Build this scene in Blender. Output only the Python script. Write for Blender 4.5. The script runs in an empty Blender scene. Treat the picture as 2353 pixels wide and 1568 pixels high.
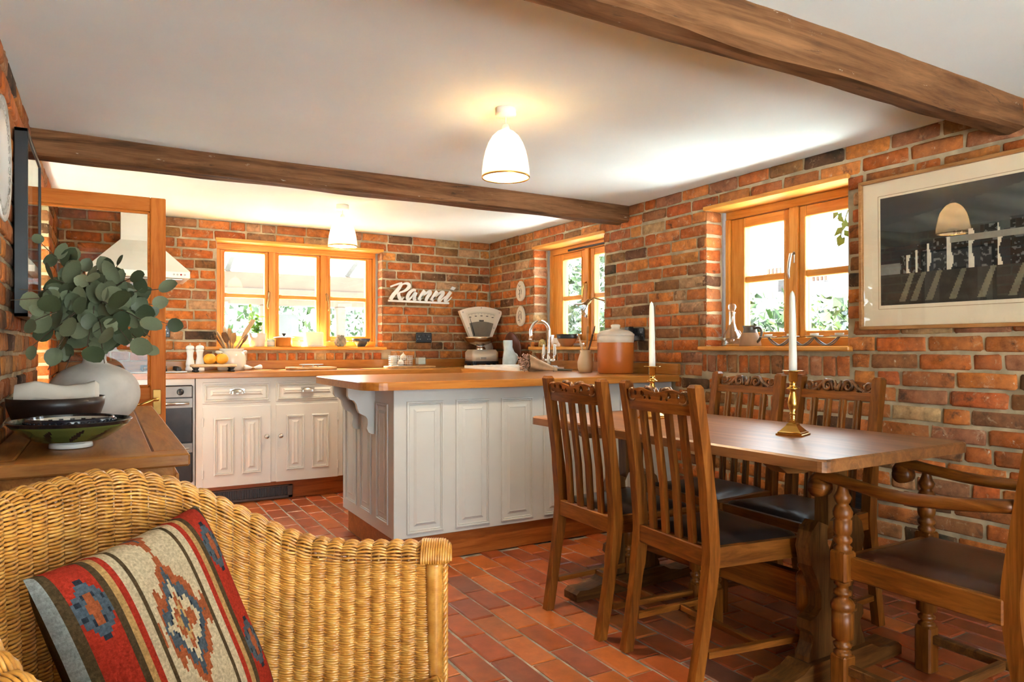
import bpy, bmesh, math, random
from mathutils import Vector, Matrix, noise
S = bpy.context.scene
COL = S.collection
RND = random.Random(11)
# ------------------------------------------------------------------ camera, world, exposure
H, FPX, HY, CX = 1.08, 1617.0, 800.0, 1176.5          # eye height, focal length in px of the 2353 frame, horizon row
cam_d = bpy.data.cameras.new('camera'); cam = bpy.data.objects.new('camera', cam_d); COL.objects.link(cam)
cam.location = (0, 0, H); cam.rotation_euler = (math.radians(90), 0, math.radians(-30))
cam_d.sensor_width = 36.0; cam_d.lens = 36.0 * FPX / 2353.0
cam_d.shift_y = (HY - 784.0) / 2353.0; cam_d.clip_start = 0.02; cam_d.clip_end = 200
S.camera = cam
W = bpy.data.worlds.new('overcast_sky'); S.world = W; W.use_nodes = True
bg = W.node_tree.nodes['Background']; bg.inputs[0].default_value = (0.78, 0.93, 1.0, 1); bg.inputs[1].default_value = 3.0
sun_d = bpy.data.lights.new('sun', 'SUN'); sun = bpy.data.objects.new('sun', sun_d); COL.objects.link(sun)
sun_d.energy = 48.0; sun_d.angle = math.radians(6); sun_d.color = (0.87, 0.97, 1.0)
sun.rotation_euler = Vector((0.22, -0.45, -0.87)).to_track_quat('-Z', 'Y').to_euler()
S.view_settings.view_transform = 'Standard'; S.view_settings.look = 'None'
S.view_settings.exposure = 2.26; S.view_settings.gamma = 1.0; S.view_settings.use_curve_mapping = False
cy = S.cycles
cy.max_bounces = 8; cy.diffuse_bounces = 4; cy.glossy_bounces = 3; cy.transmission_bounces = 6; cy.transparent_max_bounces = 12
cy.use_adaptive_sampling = True; cy.adaptive_threshold = 0.03
cy.caustics_reflective = False; cy.caustics_refractive = False; cy.sample_clamp_indirect = 10.0

def portal(name, loc, rot, sx, sy):
    d = bpy.data.lights.new(name, 'AREA'); d.shape = 'RECTANGLE'; d.size = sx; d.size_y = sy; d.cycles.is_portal = True
    o = bpy.data.objects.new(name, d); COL.objects.link(o); o.location = loc; o.rotation_euler = rot
XW, YB, XL, YF, ZC = 3.03, 5.66, -0.28, -2.2, 2.033   # right wall, back wall, left wall, wall behind the camera, ceiling
WB = (0.72, 2.01, 1.09, 1.885)        # back window opening x0 x1 z0 z1
WR = (2.085, 2.99, 1.09, 1.88)        # big right window opening y0 y1 z0 z1
WS = (3.96, 4.895, 1.09, 1.885)       # small right window
DL = (4.06, 4.90, 0.0, 1.90)          # doorway in the left wall
WF = (-0.10, 2.00, 0.20, 1.97)         # glazed doors behind the camera
hp = math.pi / 2
portal('portal_back', ((WB[0]+WB[1])/2, YB+0.29, 1.49), (-hp, 0, 0), 1.28, 0.8)
portal('portal_right', (XW+0.29, (WR[0]+WR[1])/2, 1.49), (0, hp, 0), 0.79, 0.9)
portal('portal_small', (XW+0.29, (WS[0]+WS[1])/2, 1.49), (0, hp, 0), 0.79, 0.92)
portal('portal_door', (XL-0.32, 4.48, 0.965), (0, -hp, 0), 1.93, 0.84)
portal('portal_front', ((WF[0]+WF[1])/2, YF-0.29, (WF[2]+WF[3])/2), (hp, 0, 0), WF[1]-WF[0], WF[3]-WF[2])

# ------------------------------------------------------------------ pixel helpers (a pixel gives a direction; the plane it lies on gives the distance)
FW = Vector((0.5, 3**.5/2, 0)); RT = Vector((3**.5/2, -0.5, 0)); EYE = Vector((0, 0, H))
def ray(u, v): return FW + RT*((u-CX)/FPX) + Vector((0, 0, (HY-v)/FPX))
def atx(u, v, x): r = ray(u, v); return EYE + r*(x/r.x)
def aty(u, v, y): r = ray(u, v); return EYE + r*(y/r.y)
def atz(u, v, z): r = ray(u, v); return EYE + r*((z-H)/r.z)
def proj(p):
    q = Vector(p)-EYE; d = q.dot(FW)
    return (CX+FPX*q.dot(RT)/d, HY-FPX*q.z/d, d) if d > 0.05 else (-9e3, -9e3, 0.05)

# ------------------------------------------------------------------ mesh builder
class MB:
    def __init__(s): s.v = []; s.f = []; s.sm = []; s.mi = []; s.c = []; s.M = None; s.col = None; s.mat = 0
    def add(s, vs, fs, smooth=False):
        o = len(s.v)
        s.v += [tuple(s.M @ Vector(p)) if s.M else tuple(p) for p in vs]
        for f in fs:
            s.f.append(tuple(i+o for i in f)); s.sm.append(smooth); s.mi.append(s.mat); s.c.append(s.col)
        return s
    def box(s, lo, hi, b=0.0):
        x0, y0, z0 = lo; x1, y1, z1 = hi
        if x0 > x1: x0, x1 = x1, x0
        if y0 > y1: y0, y1 = y1, y0
        if z0 > z1: z0, z1 = z1, z0
        b = min(b, (x1-x0)*.45, (y1-y0)*.45, (z1-z0)*.45)
        if b <= 0:
            return s.add([(x0,y0,z0),(x1,y0,z0),(x1,y1,z0),(x0,y1,z0),(x0,y0,z1),(x1,y0,z1),(x1,y1,z1),(x0,y1,z1)],
                         [(3,2,1,0),(4,5,6,7),(0,1,5,4),(1,2,6,5),(2,3,7,6),(3,0,4,7)])
        vs = []; idx = {}
        for i, sx in enumerate((0, 1)):
            for j, sy in enumerate((0, 1)):
                for k, sz in enumerate((0, 1)):
                    X = (x0, x1)[sx]; Y = (y0, y1)[sy]; Z = (z0, z1)[sz]
                    xi = X + (b, -b)[sx]; yi = Y + (b, -b)[sy]; zi = Z + (b, -b)[sz]
                    for a, p in enumerate(((X, yi, zi), (xi, Y, zi), (xi, yi, Z))):
                        idx[(i, j, k, a)] = len(vs); vs.append(p)
        g = lambda i, j, k, a: idx[(i, j, k, a)]
        fs = []
        for i in (0, 1):
            q = [g(i,0,0,0), g(i,1,0,0), g(i,1,1,0), g(i,0,1,0)]; fs.append(q if i else q[::-1])
            q = [g(0,i,0,1), g(1,i,0,1), g(1,i,1,1), g(0,i,1,1)]; fs.append(q[::-1] if i else q)
            q = [g(0,0,i,2), g(1,0,i,2), g(1,1,i,2), g(0,1,i,2)]; fs.append(q if i else q[::-1])
        for i in (0, 1):
            for j in (0, 1):
                q = [g(i,j,0,0), g(i,j,1,0), g(i,j,1,1), g(i,j,0,1)]; fs.append(q if (i ^ j) else q[::-1])
                q = [g(i,0,j,0), g(i,1,j,0), g(i,1,j,2), g(i,0,j,2)]; fs.append(q[::-1] if (i ^ j) else q)
                q = [g(0,i,j,1), g(1,i,j,1), g(1,i,j,2), g(0,i,j,2)]; fs.append(q if (i ^ j) else q[::-1])
        for i in (0, 1):
            for j in (0, 1):
                for k in (0, 1):
                    q = [g(i,j,k,0), g(i,j,k,1), g(i,j,k,2)]; fs.append(q if (i + j + k) % 2 else q[::-1])
        return s.add(vs, fs)
    def cbox(s, c, size, b=0.0, rot=None):
        h = Vector(size)/2; old = s.M
        m = Matrix.Translation(Vector(c)) @ (rot.to_4x4() if rot is not None else Matrix())
        s.M = (old @ m) if old else m
        s.box(tuple(-h), tuple(h), b); s.M = old; return s
    def lathe(s, prof, n=24, c=(0, 0, 0), smooth=True, M=None, sx=1.0, sy=1.0, closed=False):
        vs = []; fs = []; ring = []
        for r, z in prof:
            if r < 1e-6: ring.append([len(vs)]); vs.append((0, 0, z))
            else:
                ring.append(list(range(len(vs), len(vs)+n)))
                for i in range(n): a = 2*math.pi*i/n; vs.append((r*math.cos(a)*sx, r*math.sin(a)*sy, z))
        prs = list(zip(ring, ring[1:])) + ([(ring[-1], ring[0])] if closed else [])
        for A, B in prs:
            for i in range(n):
                j = (i+1) % n
                if len(A) == 1 and len(B) == 1: continue
                if len(A) == 1: fs.append((A[0], B[j], B[i]))
                elif len(B) == 1: fs.append((A[i], A[j], B[0]))
                else: fs.append((A[i], A[j], B[j], B[i]))
        m = Matrix.Translation(Vector(c)) @ (M if M is not None else Matrix()); old = s.M
        s.M = (old @ m) if old else m; s.add(vs, fs, smooth); s.M = old; return s
    def tube(s, path, r, n=8, caps=True, closed=False, flat=1.0, smooth=True, up=None):
        P = [Vector(p) for p in path]; N = len(P); rr = r if isinstance(r, (list, tuple)) else [r]*N
        vs = []; fs = []; prev = None
        for i in range(N):
            if closed: t = (P[(i+1) % N]-P[i-1])
            else: t = (P[min(i+1, N-1)]-P[max(i-1, 0)])
            t = t.normalized() if t.length > 1e-9 else Vector((0, 0, 1))
            if up is not None: a = Vector(up)
            elif prev is None: a = Vector((0, 0, 1)) if abs(t.z) < .9 else Vector((1, 0, 0))
            else: a = prev
            a = (a - t*a.dot(t)); a = a.normalized() if a.length > 1e-6 else t.orthogonal().normalized()
            prev = a; b = t.cross(a)
            for k in range(n):
                th = 2*math.pi*k/n; vs.append(P[i] + (a*math.cos(th)*flat + b*math.sin(th))*rr[i])
        m = N if closed else N-1
        for i in range(m):
            for k in range(n):
                fs.append((i*n+k, i*n+(k+1) % n, ((i+1) % N)*n+(k+1) % n, ((i+1) % N)*n+k))
        if caps and not closed: fs += [tuple(range(n))[::-1], tuple((N-1)*n+k for k in range(n))]
        return s.add(vs, fs, smooth)
    def prism(s, poly, h0, h1, plane='xz', smooth_side=False):
        # poly: 2D points; extruded between h0 and h1 along the missing axis
        f = {'xz': lambda p, h: (p[0], h, p[1]), 'yz': lambda p, h: (h, p[0], p[1]), 'xy': lambda p, h: (p[0], p[1], h)}[plane]
        n = len(poly); area = sum(poly[i][0]*poly[(i+1) % n][1]-poly[(i+1) % n][0]*poly[i][1] for i in range(n))
        flip = (area < 0) ^ (plane == 'xz') ^ (h1 < h0)
        vs = [f(p, h0) for p in poly] + [f(p, h1) for p in poly]
        a = tuple(range(n)); b = tuple(range(n, 2*n)); caps = [a[::-1], b]
        sides = [(i, (i+1) % n, n+(i+1) % n, n+i) for i in range(n)]
        if flip: caps = [q[::-1] for q in caps]; sides = [q[::-1] for q in sides]
        o = len(s.v); s.add(vs, caps)
        for q in sides: s.f.append(tuple(i+o for i in q)); s.sm.append(smooth_side); s.mi.append(s.mat); s.c.append(s.col)
        return s
    def grid(s, fn, nu, nv, smooth=True, colfn=None):
        vs = [fn(i/nu, j/nv) for j in range(nv+1) for i in range(nu+1)]; o = len(s.v)
        s.add(vs, [(j*(nu+1)+i, j*(nu+1)+i+1, (j+1)*(nu+1)+i+1, (j+1)*(nu+1)+i) for j in range(nv) for i in range(nu)], smooth)
        if colfn:
            k = len(s.c)-nu*nv
            for j in range(nv):
                for i in range(nu): s.c[k+j*nu+i] = colfn((i+.5)/nu, (j+.5)/nv)
        return s
    def sphere(s, c, r, n=16, m=10, sx=1, sy=1, sz=1):
        return s.lathe([(abs(r*math.sin(math.pi*i/m)) if 0 < i < m else 0, -r*sz*math.cos(math.pi*i/m)) for i in range(m+1)], n, c, sx=sx, sy=sy)
    def build(s, name, mat, parent=None, loc=None, rotz=0.0, kind=None):
        me = bpy.data.meshes.new(name); me.from_pydata(s.v, [], s.f)
        for m in (mat if isinstance(mat, (list, tuple)) else [mat]): me.materials.append(m)
        me.polygons.foreach_set('use_smooth', s.sm); me.polygons.foreach_set('material_index', s.mi)
        if any(c is not None for c in s.c):
            at = me.attributes.new('tint', 'FLOAT_COLOR', 'FACE')
            at.data.foreach_set('color', [x for c in s.c for x in (c or (.5, .5, .5, 0))])
        me.update()
        o = bpy.data.objects.new(name, me); COL.objects.link(o)
        if parent is not None: o.parent = parent
        if loc is not None: o.location = loc
        if rotz: o.rotation_euler = (0, 0, rotz)
        if kind: o['kind'] = kind
        return o

def tag(o, label=None, cat=None, group=None, kind=None):
    if label: o['label'] = label
    if cat: o['category'] = cat
    if group: o['group'] = group
    if kind: o['kind'] = kind
    return o
def thing(name, label, cat, loc=(0, 0, 0), rotz=0.0, group=None):
    o = bpy.data.objects.new(name, None); COL.objects.link(o); o.empty_display_size = .1
    o.location = loc; o.rotation_euler = (0, 0, rotz)
    return tag(o, label, cat, group)
def copy_tree(o, parent=None):
    c = o.copy(); COL.objects.link(c); c.parent = parent
    for ch in o.children: copy_tree(ch, c)
    return c
def rz(a): return Matrix.Rotation(a, 3, 'Z')
def rx(a): return Matrix.Rotation(a, 3, 'X')
def ry(a): return Matrix.Rotation(a, 3, 'Y')

# ------------------------------------------------------------------ materials
def newmat(name):
    m = bpy.data.materials.new(name); m.use_nodes = True; nt = m.node_tree
    return m, nt, nt.nodes['Principled BSDF']
def nd(nt, t, **kw):
    n = nt.nodes.new(t)
    for k, v in kw.items(): setattr(n, k, v)
    return n
def setin(n, **kw):
    for k, v in kw.items(): n.inputs[k.replace('_', ' ')].default_value = v
def ramp(nt, stops, fac):
    r = nd(nt, 'ShaderNodeValToRGB'); e = r.color_ramp.elements
    while len(e) < len(stops): e.new(.5)
    for x, (p, c) in zip(e, stops): x.position = p; x.color = (*c, 1) if len(c) == 3 else c
    nt.links.new(fac, r.inputs[0]); return r
def mixc(nt, fac, a, b, mode='MIX'):
    n = nd(nt, 'ShaderNodeMix', data_type='RGBA', blend_type=mode)
    for i, x in ((0, fac), (6, a), (7, b)):
        if hasattr(x, 'is_linked'): nt.links.new(x, n.inputs[i])
        elif i: n.inputs[i].default_value = (*x, 1) if len(x) == 3 else x
        else: n.inputs[i].default_value = x
    return n.outputs[2]
def coords(nt, scale=(1, 1, 1), world=False):
    if world: src = nd(nt, 'ShaderNodeNewGeometry').outputs['Position']
    else: src = nd(nt, 'ShaderNodeTexCoord').outputs['Object']
    mp = nd(nt, 'ShaderNodeMapping'); mp.inputs['Scale'].default_value = scale; nt.links.new(src, mp.inputs[0]); return mp.outputs[0]
def noisen(nt, vec, scale, detail=4, rough=.55, dist=0.0):
    n = nd(nt, 'ShaderNodeTexNoise'); setin(n, Scale=scale, Detail=detail, Roughness=rough, Distortion=dist); nt.links.new(vec, n.inputs['Vector']); return n.outputs['Fac']
def bump(nt, b, h, strength=.3, dist=.002):
    n = nd(nt, 'ShaderNodeBump'); setin(n, Strength=strength, Distance=dist); nt.links.new(h, n.inputs['Height']); nt.links.new(n.outputs[0], b.inputs['Normal'])
def plain(name, col, rough=.5, metal=0.0, var=.08, nscale=6.0, bmp=0.0, bscale=60.0, spec=.5, coat=0.0, sss=0.0):
    m, nt, b = newmat(name); v = coords(nt)
    f = noisen(nt, v, nscale); c2 = tuple(min(1, x*(1-var*1.6)) for x in col); c1 = tuple(min(1, x*(1+var)) for x in col)
    nt.links.new(ramp(nt, [(.35, c2), (.65, c1)], f).outputs[0], b.inputs['Base Color'])
    setin(b, Roughness=rough, Metallic=metal); b.inputs['Specular IOR Level'].default_value = spec
    if coat: b.inputs['Coat Weight'].default_value = coat; b.inputs['Coat Roughness'].default_value = .12
    if sss: b.inputs['Subsurface Weight'].default_value = sss; b.inputs['Subsurface Radius'].default_value = (.02, .015, .01)
    if bmp: bump(nt, b, noisen(nt, v, bscale, 3), bmp, .001)
    return m
def wood(name, cols, axis='x', scale=1.0, rough=.35, bmp=.15, coat=0.0, knots=False, randomize=.25, spec=.3, coat_r=.15):
    m, nt, b = newmat(name)
    k = {'x': (1.2, 14, 14), 'y': (14, 1.2, 14), 'z': (14, 14, 1.2)}[axis]
    tc = nd(nt, 'ShaderNodeTexCoord').outputs['Object']
    oi = nd(nt, 'ShaderNodeObjectInfo').outputs['Random']
    ad = nd(nt, 'ShaderNodeVectorMath', operation='ADD'); nt.links.new(tc, ad.inputs[0])
    sc = nd(nt, 'ShaderNodeVectorMath', operation='SCALE'); sc.inputs[0].default_value = (3.1, 5.3, 7.7); nt.links.new(oi, sc.inputs['Scale']); nt.links.new(sc.outputs[0], ad.inputs[1])
    mp = nd(nt, 'ShaderNodeMapping'); mp.inputs['Scale'].default_value = tuple(x*scale for x in k); nt.links.new(ad.outputs[0], mp.inputs[0])
    f = noisen(nt, mp.outputs[0], 1.6, 6, .62, 1.2)
    f2 = noisen(nt, mp.outputs[0], 9.0, 3, .6, .3)
    mx = nd(nt, 'ShaderNodeMath', operation='MULTIPLY_ADD'); mx.inputs[1].default_value = .28; nt.links.new(f2, mx.inputs[0]); nt.links.new(f, mx.inputs[2])
    r = ramp(nt, [(.38, cols[0]), (.60, cols[1]), (.86, cols[2])], mx.outputs[0])
    rr = ramp(nt, [(0, (1-randomize,)*3), (1, (1+randomize*.5,)*3)], oi)
    nt.links.new(mixc(nt, 1.0, r.outputs[0], rr.outputs[0], 'MULTIPLY'), b.inputs['Base Color'])
    setin(b, Roughness=rough); b.inputs['Specular IOR Level'].default_value = spec
    if coat: b.inputs['Coat Weight'].default_value = coat; b.inputs['Coat Roughness'].default_value = coat_r
    if bmp: bump(nt, b, mx.outputs[0], bmp, .0015)
    return m
def glassmat(name, tint=(1, 1, 1), refl=1.0, rough=.0, ior=1.5):
    m = bpy.data.materials.new(name); m.use_nodes = True; nt = m.node_tree; nt.nodes.clear()
    o = nd(nt, 'ShaderNodeOutputMaterial'); t = nd(nt, 'ShaderNodeBsdfTransparent'); t.inputs[0].default_value = (*tint, 1)
    g = nd(nt, 'ShaderNodeBsdfGlossy'); g.inputs['Roughness'].default_value = rough
    fr = nd(nt, 'ShaderNodeFresnel'); bf = nd(nt, 'ShaderNodeNewGeometry').outputs['Backfacing']
    io = nd(nt, 'ShaderNodeMath', operation='MULTIPLY_ADD'); io.inputs[1].default_value = 1/ior-ior; io.inputs[2].default_value = ior; nt.links.new(bf, io.inputs[0]); nt.links.new(io.outputs[0], fr.inputs[0])
    mu = nd(nt, 'ShaderNodeMath', operation='MULTIPLY', use_clamp=True); mu.inputs[1].default_value = refl; nt.links.new(fr.outputs[0], mu.inputs[0])
    mx = nd(nt, 'ShaderNodeMixShader'); nt.links.new(mu.outputs[0], mx.inputs[0]); nt.links.new(t.outputs[0], mx.inputs[1]); nt.links.new(g.outputs[0], mx.inputs[2])
    nt.links.new(mx.outputs[0], o.inputs[0]); return m
def tinted(name, rough=.8, bmp=.4, nscale=30.0, var=.25, white=0.0, dark=0.0, wash=0.0, bdist=.003, spec=.3, coat=0.0):
    # base colour comes per piece from the face attribute "tint"; alpha is a per-piece seed for stains
    m, nt, b = newmat(name)
    at = nd(nt, 'ShaderNodeAttribute', attribute_name='tint')
    pos = nd(nt, 'ShaderNodeNewGeometry').outputs['Position']
    cm = nd(nt, 'ShaderNodeCombineXYZ')
    ml = nd(nt, 'ShaderNodeMath', operation='MULTIPLY'); ml.inputs[1].default_value = 37.0; nt.links.new(at.outputs['Alpha'], ml.inputs[0])
    for i in range(3): nt.links.new(ml.outputs[0], cm.inputs[i])
    ad = nd(nt, 'ShaderNodeVectorMath', operation='ADD'); nt.links.new(pos, ad.inputs[0]); nt.links.new(cm.outputs[0], ad.inputs[1])
    v = ad.outputs[0]
    f = noisen(nt, v, nscale, 5, .65)
    r = ramp(nt, [(.25, (1-var,)*3), (.75, (1+var,)*3)], f)
    c = mixc(nt, 1.0, at.outputs['Color'], r.outputs[0], 'MULTIPLY')
    if wash:
        w = noisen(nt, v, 7.0, 3, .6, .3)          # broad tone shift inside a piece
        c = mixc(nt, ramp(nt, [(.40, (0,)*3), (.66, (wash,)*3)], w).outputs[0], c, mixc(nt, .45, c, (.36, .15, .065)))
        w = noisen(nt, v, 19.0, 6, .75, .6)        # pale lime residue
        c = mixc(nt, ramp(nt, [(.57, (0,)*3), (.72, (wash,)*3)], w).outputs[0], c, (.54, .36, .22))
    if dark:
        w = noisen(nt, v, 9.0, 5, .65, .5)
        c = mixc(nt, ramp(nt, [(.58, (0,)*3), (.69, (dark,)*3)], w).outputs[0], c, (.045, .026, .018))
    if white:
        w = noisen(nt, v, 38.0, 5, .7)
        c = mixc(nt, ramp(nt, [(.66, (0,)*3), (.73, (white,)*3)], w).outputs[0], c, (.62, .52, .40))
    nt.links.new(c, b.inputs['Base Color']); setin(b, Roughness=rough); b.inputs['Specular IOR Level'].default_value = spec
    if coat: b.inputs['Coat Weight'].default_value = coat; b.inputs['Coat Roughness'].default_value = .25
    if bmp: bump(nt, b, noisen(nt, v, nscale*2.5, 5, .7), bmp, bdist)
    return m

M_BRICK = tinted('old_brick', .9, 1.0, 24, .55, white=.85, dark=.75, wash=.85, bdist=.004)
M_MORTAR = plain('lime_mortar', (.42, .325, .205), .95, var=.22, nscale=9, bmp=.6, bscale=120, spec=.2)
M_TILE = tinted('quarry_tile', .34, .25, 14, .28, white=.12, dark=.10, bdist=.0015, spec=.5)
M_GROUT = plain('floor_grout', (.36, .31, .25), .9, var=.25, nscale=12, bmp=.4)
M_PLASTER = plain('ceiling_plaster', (.80, .865, .85), .85, var=.02, nscale=1.5, bmp=.12, bscale=14, spec=.2)
M_PAINT = plain('white_paint', (.53, .52, .485), .38, var=.025, nscale=3, bmp=.05, bscale=60)
M_BEAM = None
HONEY = [(.27, .088, .012), (.41, .150, .024), (.52, .215, .046)]
PINE = [(.50, .160, .018), (.68, .265, .042), (.80, .38, .085)]
DARK = [(.035, .012, .004), (.115, .042, .010), (.235, .095, .024)]
MID = [(.070, .016, .002), (.185, .052, .006), (.33, .110, .016)]
M_TOPX = wood('oak_worktop', HONEY, 'x', 1.0, .30, .05, coat=.15, coat_r=.2)
M_TOPY = wood('oak_worktop_cross', HONEY, 'y', 1.0, .30, .05, coat=.15, coat_r=.2)
M_PINEX = wood('pine', PINE, 'x', 1.0, .35, .06, randomize=.12)
M_PINEY = wood('pine_cross', PINE, 'y', 1.0, .35, .06, randomize=.12)
M_PINEZ = wood('pine_upright', PINE, 'z', 1.0, .35, .06, randomize=.12)
REDW = [(.15, .036, .006), (.28, .075, .013), (.40, .125, .026)]
M_REDX = wood('stained_plinth', REDW, 'x', 1.0, .35, .08, randomize=.1)
DOORW = [(.40, .090, .009), (.58, .155, .018), (.68, .22, .035)]
M_REDZ = wood('stained_door', DOORW, 'z', 1.0, .5, .06, randomize=.1, spec=.12)
M_DOORX = wood('stained_door_rail', DOORW, 'x', 1.0, .5, .06, randomize=.1, spec=.12)
M_OAKZ = wood('dark_oak_upright', MID, 'z', 1.3, .34, .12, coat=.04, spec=.3)
M_OAKX = wood('dark_oak', MID, 'x', 1.3, .34, .12, coat=.04, spec=.3)
M_OAKY = wood('dark_oak_cross', MID, 'y', 1.3, .34, .12, coat=.04, spec=.3)
M_TABLE = wood('table_oak', [(.07, .025, .008), (.17, .064, .018), (.28, .115, .036)], 'y', 1.0, .40, .08, coat=.3, spec=.4, coat_r=.38)
M_DOAKX = wood('trestle_oak', DARK, 'x', 1.3, .34, .12, coat=.1)
M_DOAKZ = wood('trestle_oak_upright', DARK, 'z', 1.3, .34, .12, coat=.1)
M_SIDEY = wood('sideboard_oak', [(.20, .068, .013), (.37, .145, .033), (.52, .23, .062)], 'y', 1.1, .38, .10, spec=.2)
M_SIDEX = wood('sideboard_oak_cross', [(.20, .068, .013), (.37, .145, .033), (.52, .23, .062)], 'x', 1.1, .38, .10, spec=.2)
M_BEAMX = wood('old_beam', [(.032, .012, .005), (.115, .046, .016), (.22, .098, .038)], 'x', .8, .8, .8, randomize=0, spec=.2)
_nt = M_BEAMX.node_tree; _b = _nt.nodes['Principled BSDF']; _src = _b.inputs['Base Color'].links[0].from_socket; _v = coords(_nt, (1.5, 5, 5), True)
_f = ramp(_nt, [(.66, (0,)*3), (.70, (.8,)*3)], noisen(_nt, _v, 9.0, 6, .72)).outputs[0]; _k = ramp(_nt, [(.62, (0,)*3), (.68, (.85,)*3)], noisen(_nt, coords(_nt, (1, 6, 6), True), 3.0, 5, .7, .8)).outputs[0]
_nt.links.new(mixc(_nt, _f, mixc(_nt, _k, _src, (.035, .016, .008)), (.42, .36, .28)), _b.inputs['Base Color'])
M_LEATHER = plain('black_leather', (.022, .014, .012), .32, var=.25, nscale=9, bmp=.2, bscale=160)
M_BLEATHER = plain('brown_leather', (.075, .024, .011), .36, var=.25, nscale=7, bmp=.2, bscale=140)
M_BRASS = plain('brass', (.68, .40, .10), .22, 1.0, var=.1)
M_CHROME = plain('chrome', (.78, .76, .73), .10, 1.0, var=.04)
M_STEEL = plain('brushed_steel', (.52, .48, .44), .32, 1.0, var=.08)
M_BLACK = plain('black_plastic', (.012, .012, .013), .35, var=.1)
M_WHITE = plain('white_glaze', (.78, .75, .70), .18, var=.03)
M_CREAM = plain('cream_enamel', (.72, .62, .50), .28, var=.04)
M_WIN = glassmat('window_glass', (1, 1, 1), .8)
M_GLASS = glassmat('clear_glass', (.94, .97, .96), 1.6, ior=1.55)
# ------------------------------------------------------------------ room shell
def struct(o): o['kind'] = 'structure'; return o
def slab(mb, a0, a1, z0, z1, opens, fn):
    cuts = sorted({a0, a1, *[c for o in opens for c in o[:2] if a0 < c < a1]})
    for p, q in zip(cuts, cuts[1:]):
        mid = (p+q)/2; zs = sorted((o[2], o[3]) for o in opens if o[0] < mid < o[1]); z = z0
        for s, e in zs:
            if s > z+1e-4: fn(p, q, z, s)
            z = e
        if z < z1-1e-4: fn(p, q, z, z1)
TH = 0.30
def grow(o): return (o[0], o[1], o[2]-.016, o[3]+.012)
mb = MB(); slab(mb, XL-TH, XW+TH, 0, ZC, [grow(WB)], lambda a, b, c, d: mb.box((a, YB+.008, c), (b, YB+TH, d))); wall_back = struct(mb.build('wall_back', M_MORTAR))
mb = MB(); slab(mb, YF, YB+.008, 0, ZC, [grow(WR), grow(WS)], lambda a, b, c, d: mb.box((XW+.008, a, c), (XW+TH, b, d))); wall_right = struct(mb.build('wall_right', M_MORTAR))
mb = MB(); slab(mb, YF, YB+.008, 0, ZC, [DL], lambda a, b, c, d: mb.box((XL-TH, a, c), (XL-.008, b, d))); wall_left = struct(mb.build('wall_left', M_MORTAR))
mb = MB(); slab(mb, XL-TH, XW+TH, 0, ZC, [WF], lambda a, b, c, d: mb.box((a, YF-TH, c), (b, YF, d))); wall_front = struct(mb.build('wall_front', M_PLASTER))
mb = MB(); mb.grid(lambda u, v: (XL-TH+u*(XW-XL+2*TH), YF-TH+(1-v)*(YB-YF+2*TH), ZC+.012*noise.noise(Vector((u*3, v*6, 2)))*(1 if .05 < u < .95 else 0)), 30, 50)
mb.box((XL-TH, YF-TH, ZC+.03), (XW+TH, YB+TH, ZC+.2)); struct(mb.build('ceiling', M_PLASTER))
mb = MB(); mb.box((XL-TH, YF-TH, -.12), (XW+TH, YB+TH, -.006)); floor = struct(mb.build('floor', M_GROUT))

# ------------------------------------------------------------------ bricks, each one a piece of its wall
BR = [((.43, .120, .030), 26), ((.36, .086, .022), 18), ((.48, .165, .050), 18), ((.32, .095, .034), 13), ((.22, .095, .042), 10),
      ((.10, .045, .028), 5), ((.036, .024, .019), 3), ((.34, .16, .10), 6), ((.40, .24, .17), 4), ((.26, .11, .07), 8)]
BRW = [w for _, w in BR]
def brick_tint(r):
    c = r.choices(BR, BRW)[0][0]; k = r.uniform(.85, 1.2)
    return (c[0]*k*1.0, c[1]*k*r.uniform(.85, 1.08), c[2]*k*.65, r.random())
def brick_mesh(mb, L, h, r, depth=.03):
    # front faces -Y locally, centred; slightly worn edges and an uneven face
    e = min(.010, L*.12); xs = [-L/2, -L/2+e, r.uniform(-.1, .1)*L, L/2-e, L/2]; zs = [-h/2, -h/2+.008, h/2-.008, h/2]
    vs = []; back = []
    for j, z in enumerate(zs):
        for i, x in enumerate(xs):
            edge = i in (0, 4) or j in (0, 3); cor = i in (0, 4) and j in (0, 3)
            d = r.uniform(-.0015, .0025) + (.004 if edge else 0) + (.004 if cor else 0)
            jx = r.uniform(-.003, .003) if edge else 0; jz = r.uniform(-.0025, .0025) if edge else 0
            if cor: x *= .985; z *= .95
            vs.append((x+jx, d, z+jz))
    fs = [(j*5+i, j*5+i+1, (j+1)*5+i+1, (j+1)*5+i) for j in range(3) for i in range(4)]
    ring = [0, 1, 2, 3, 4, 9, 14, 19, 18, 17, 16, 15, 10, 5]
    o = len(vs)
    for k in ring: vs.append((vs[k][0], depth, vs[k][2]))
    n = len(ring); fs += [(ring[(k+1) % n], ring[k], o+k, o+(k+1) % n) for k in range(n)]
    mb.add(vs, fs, True)
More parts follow.
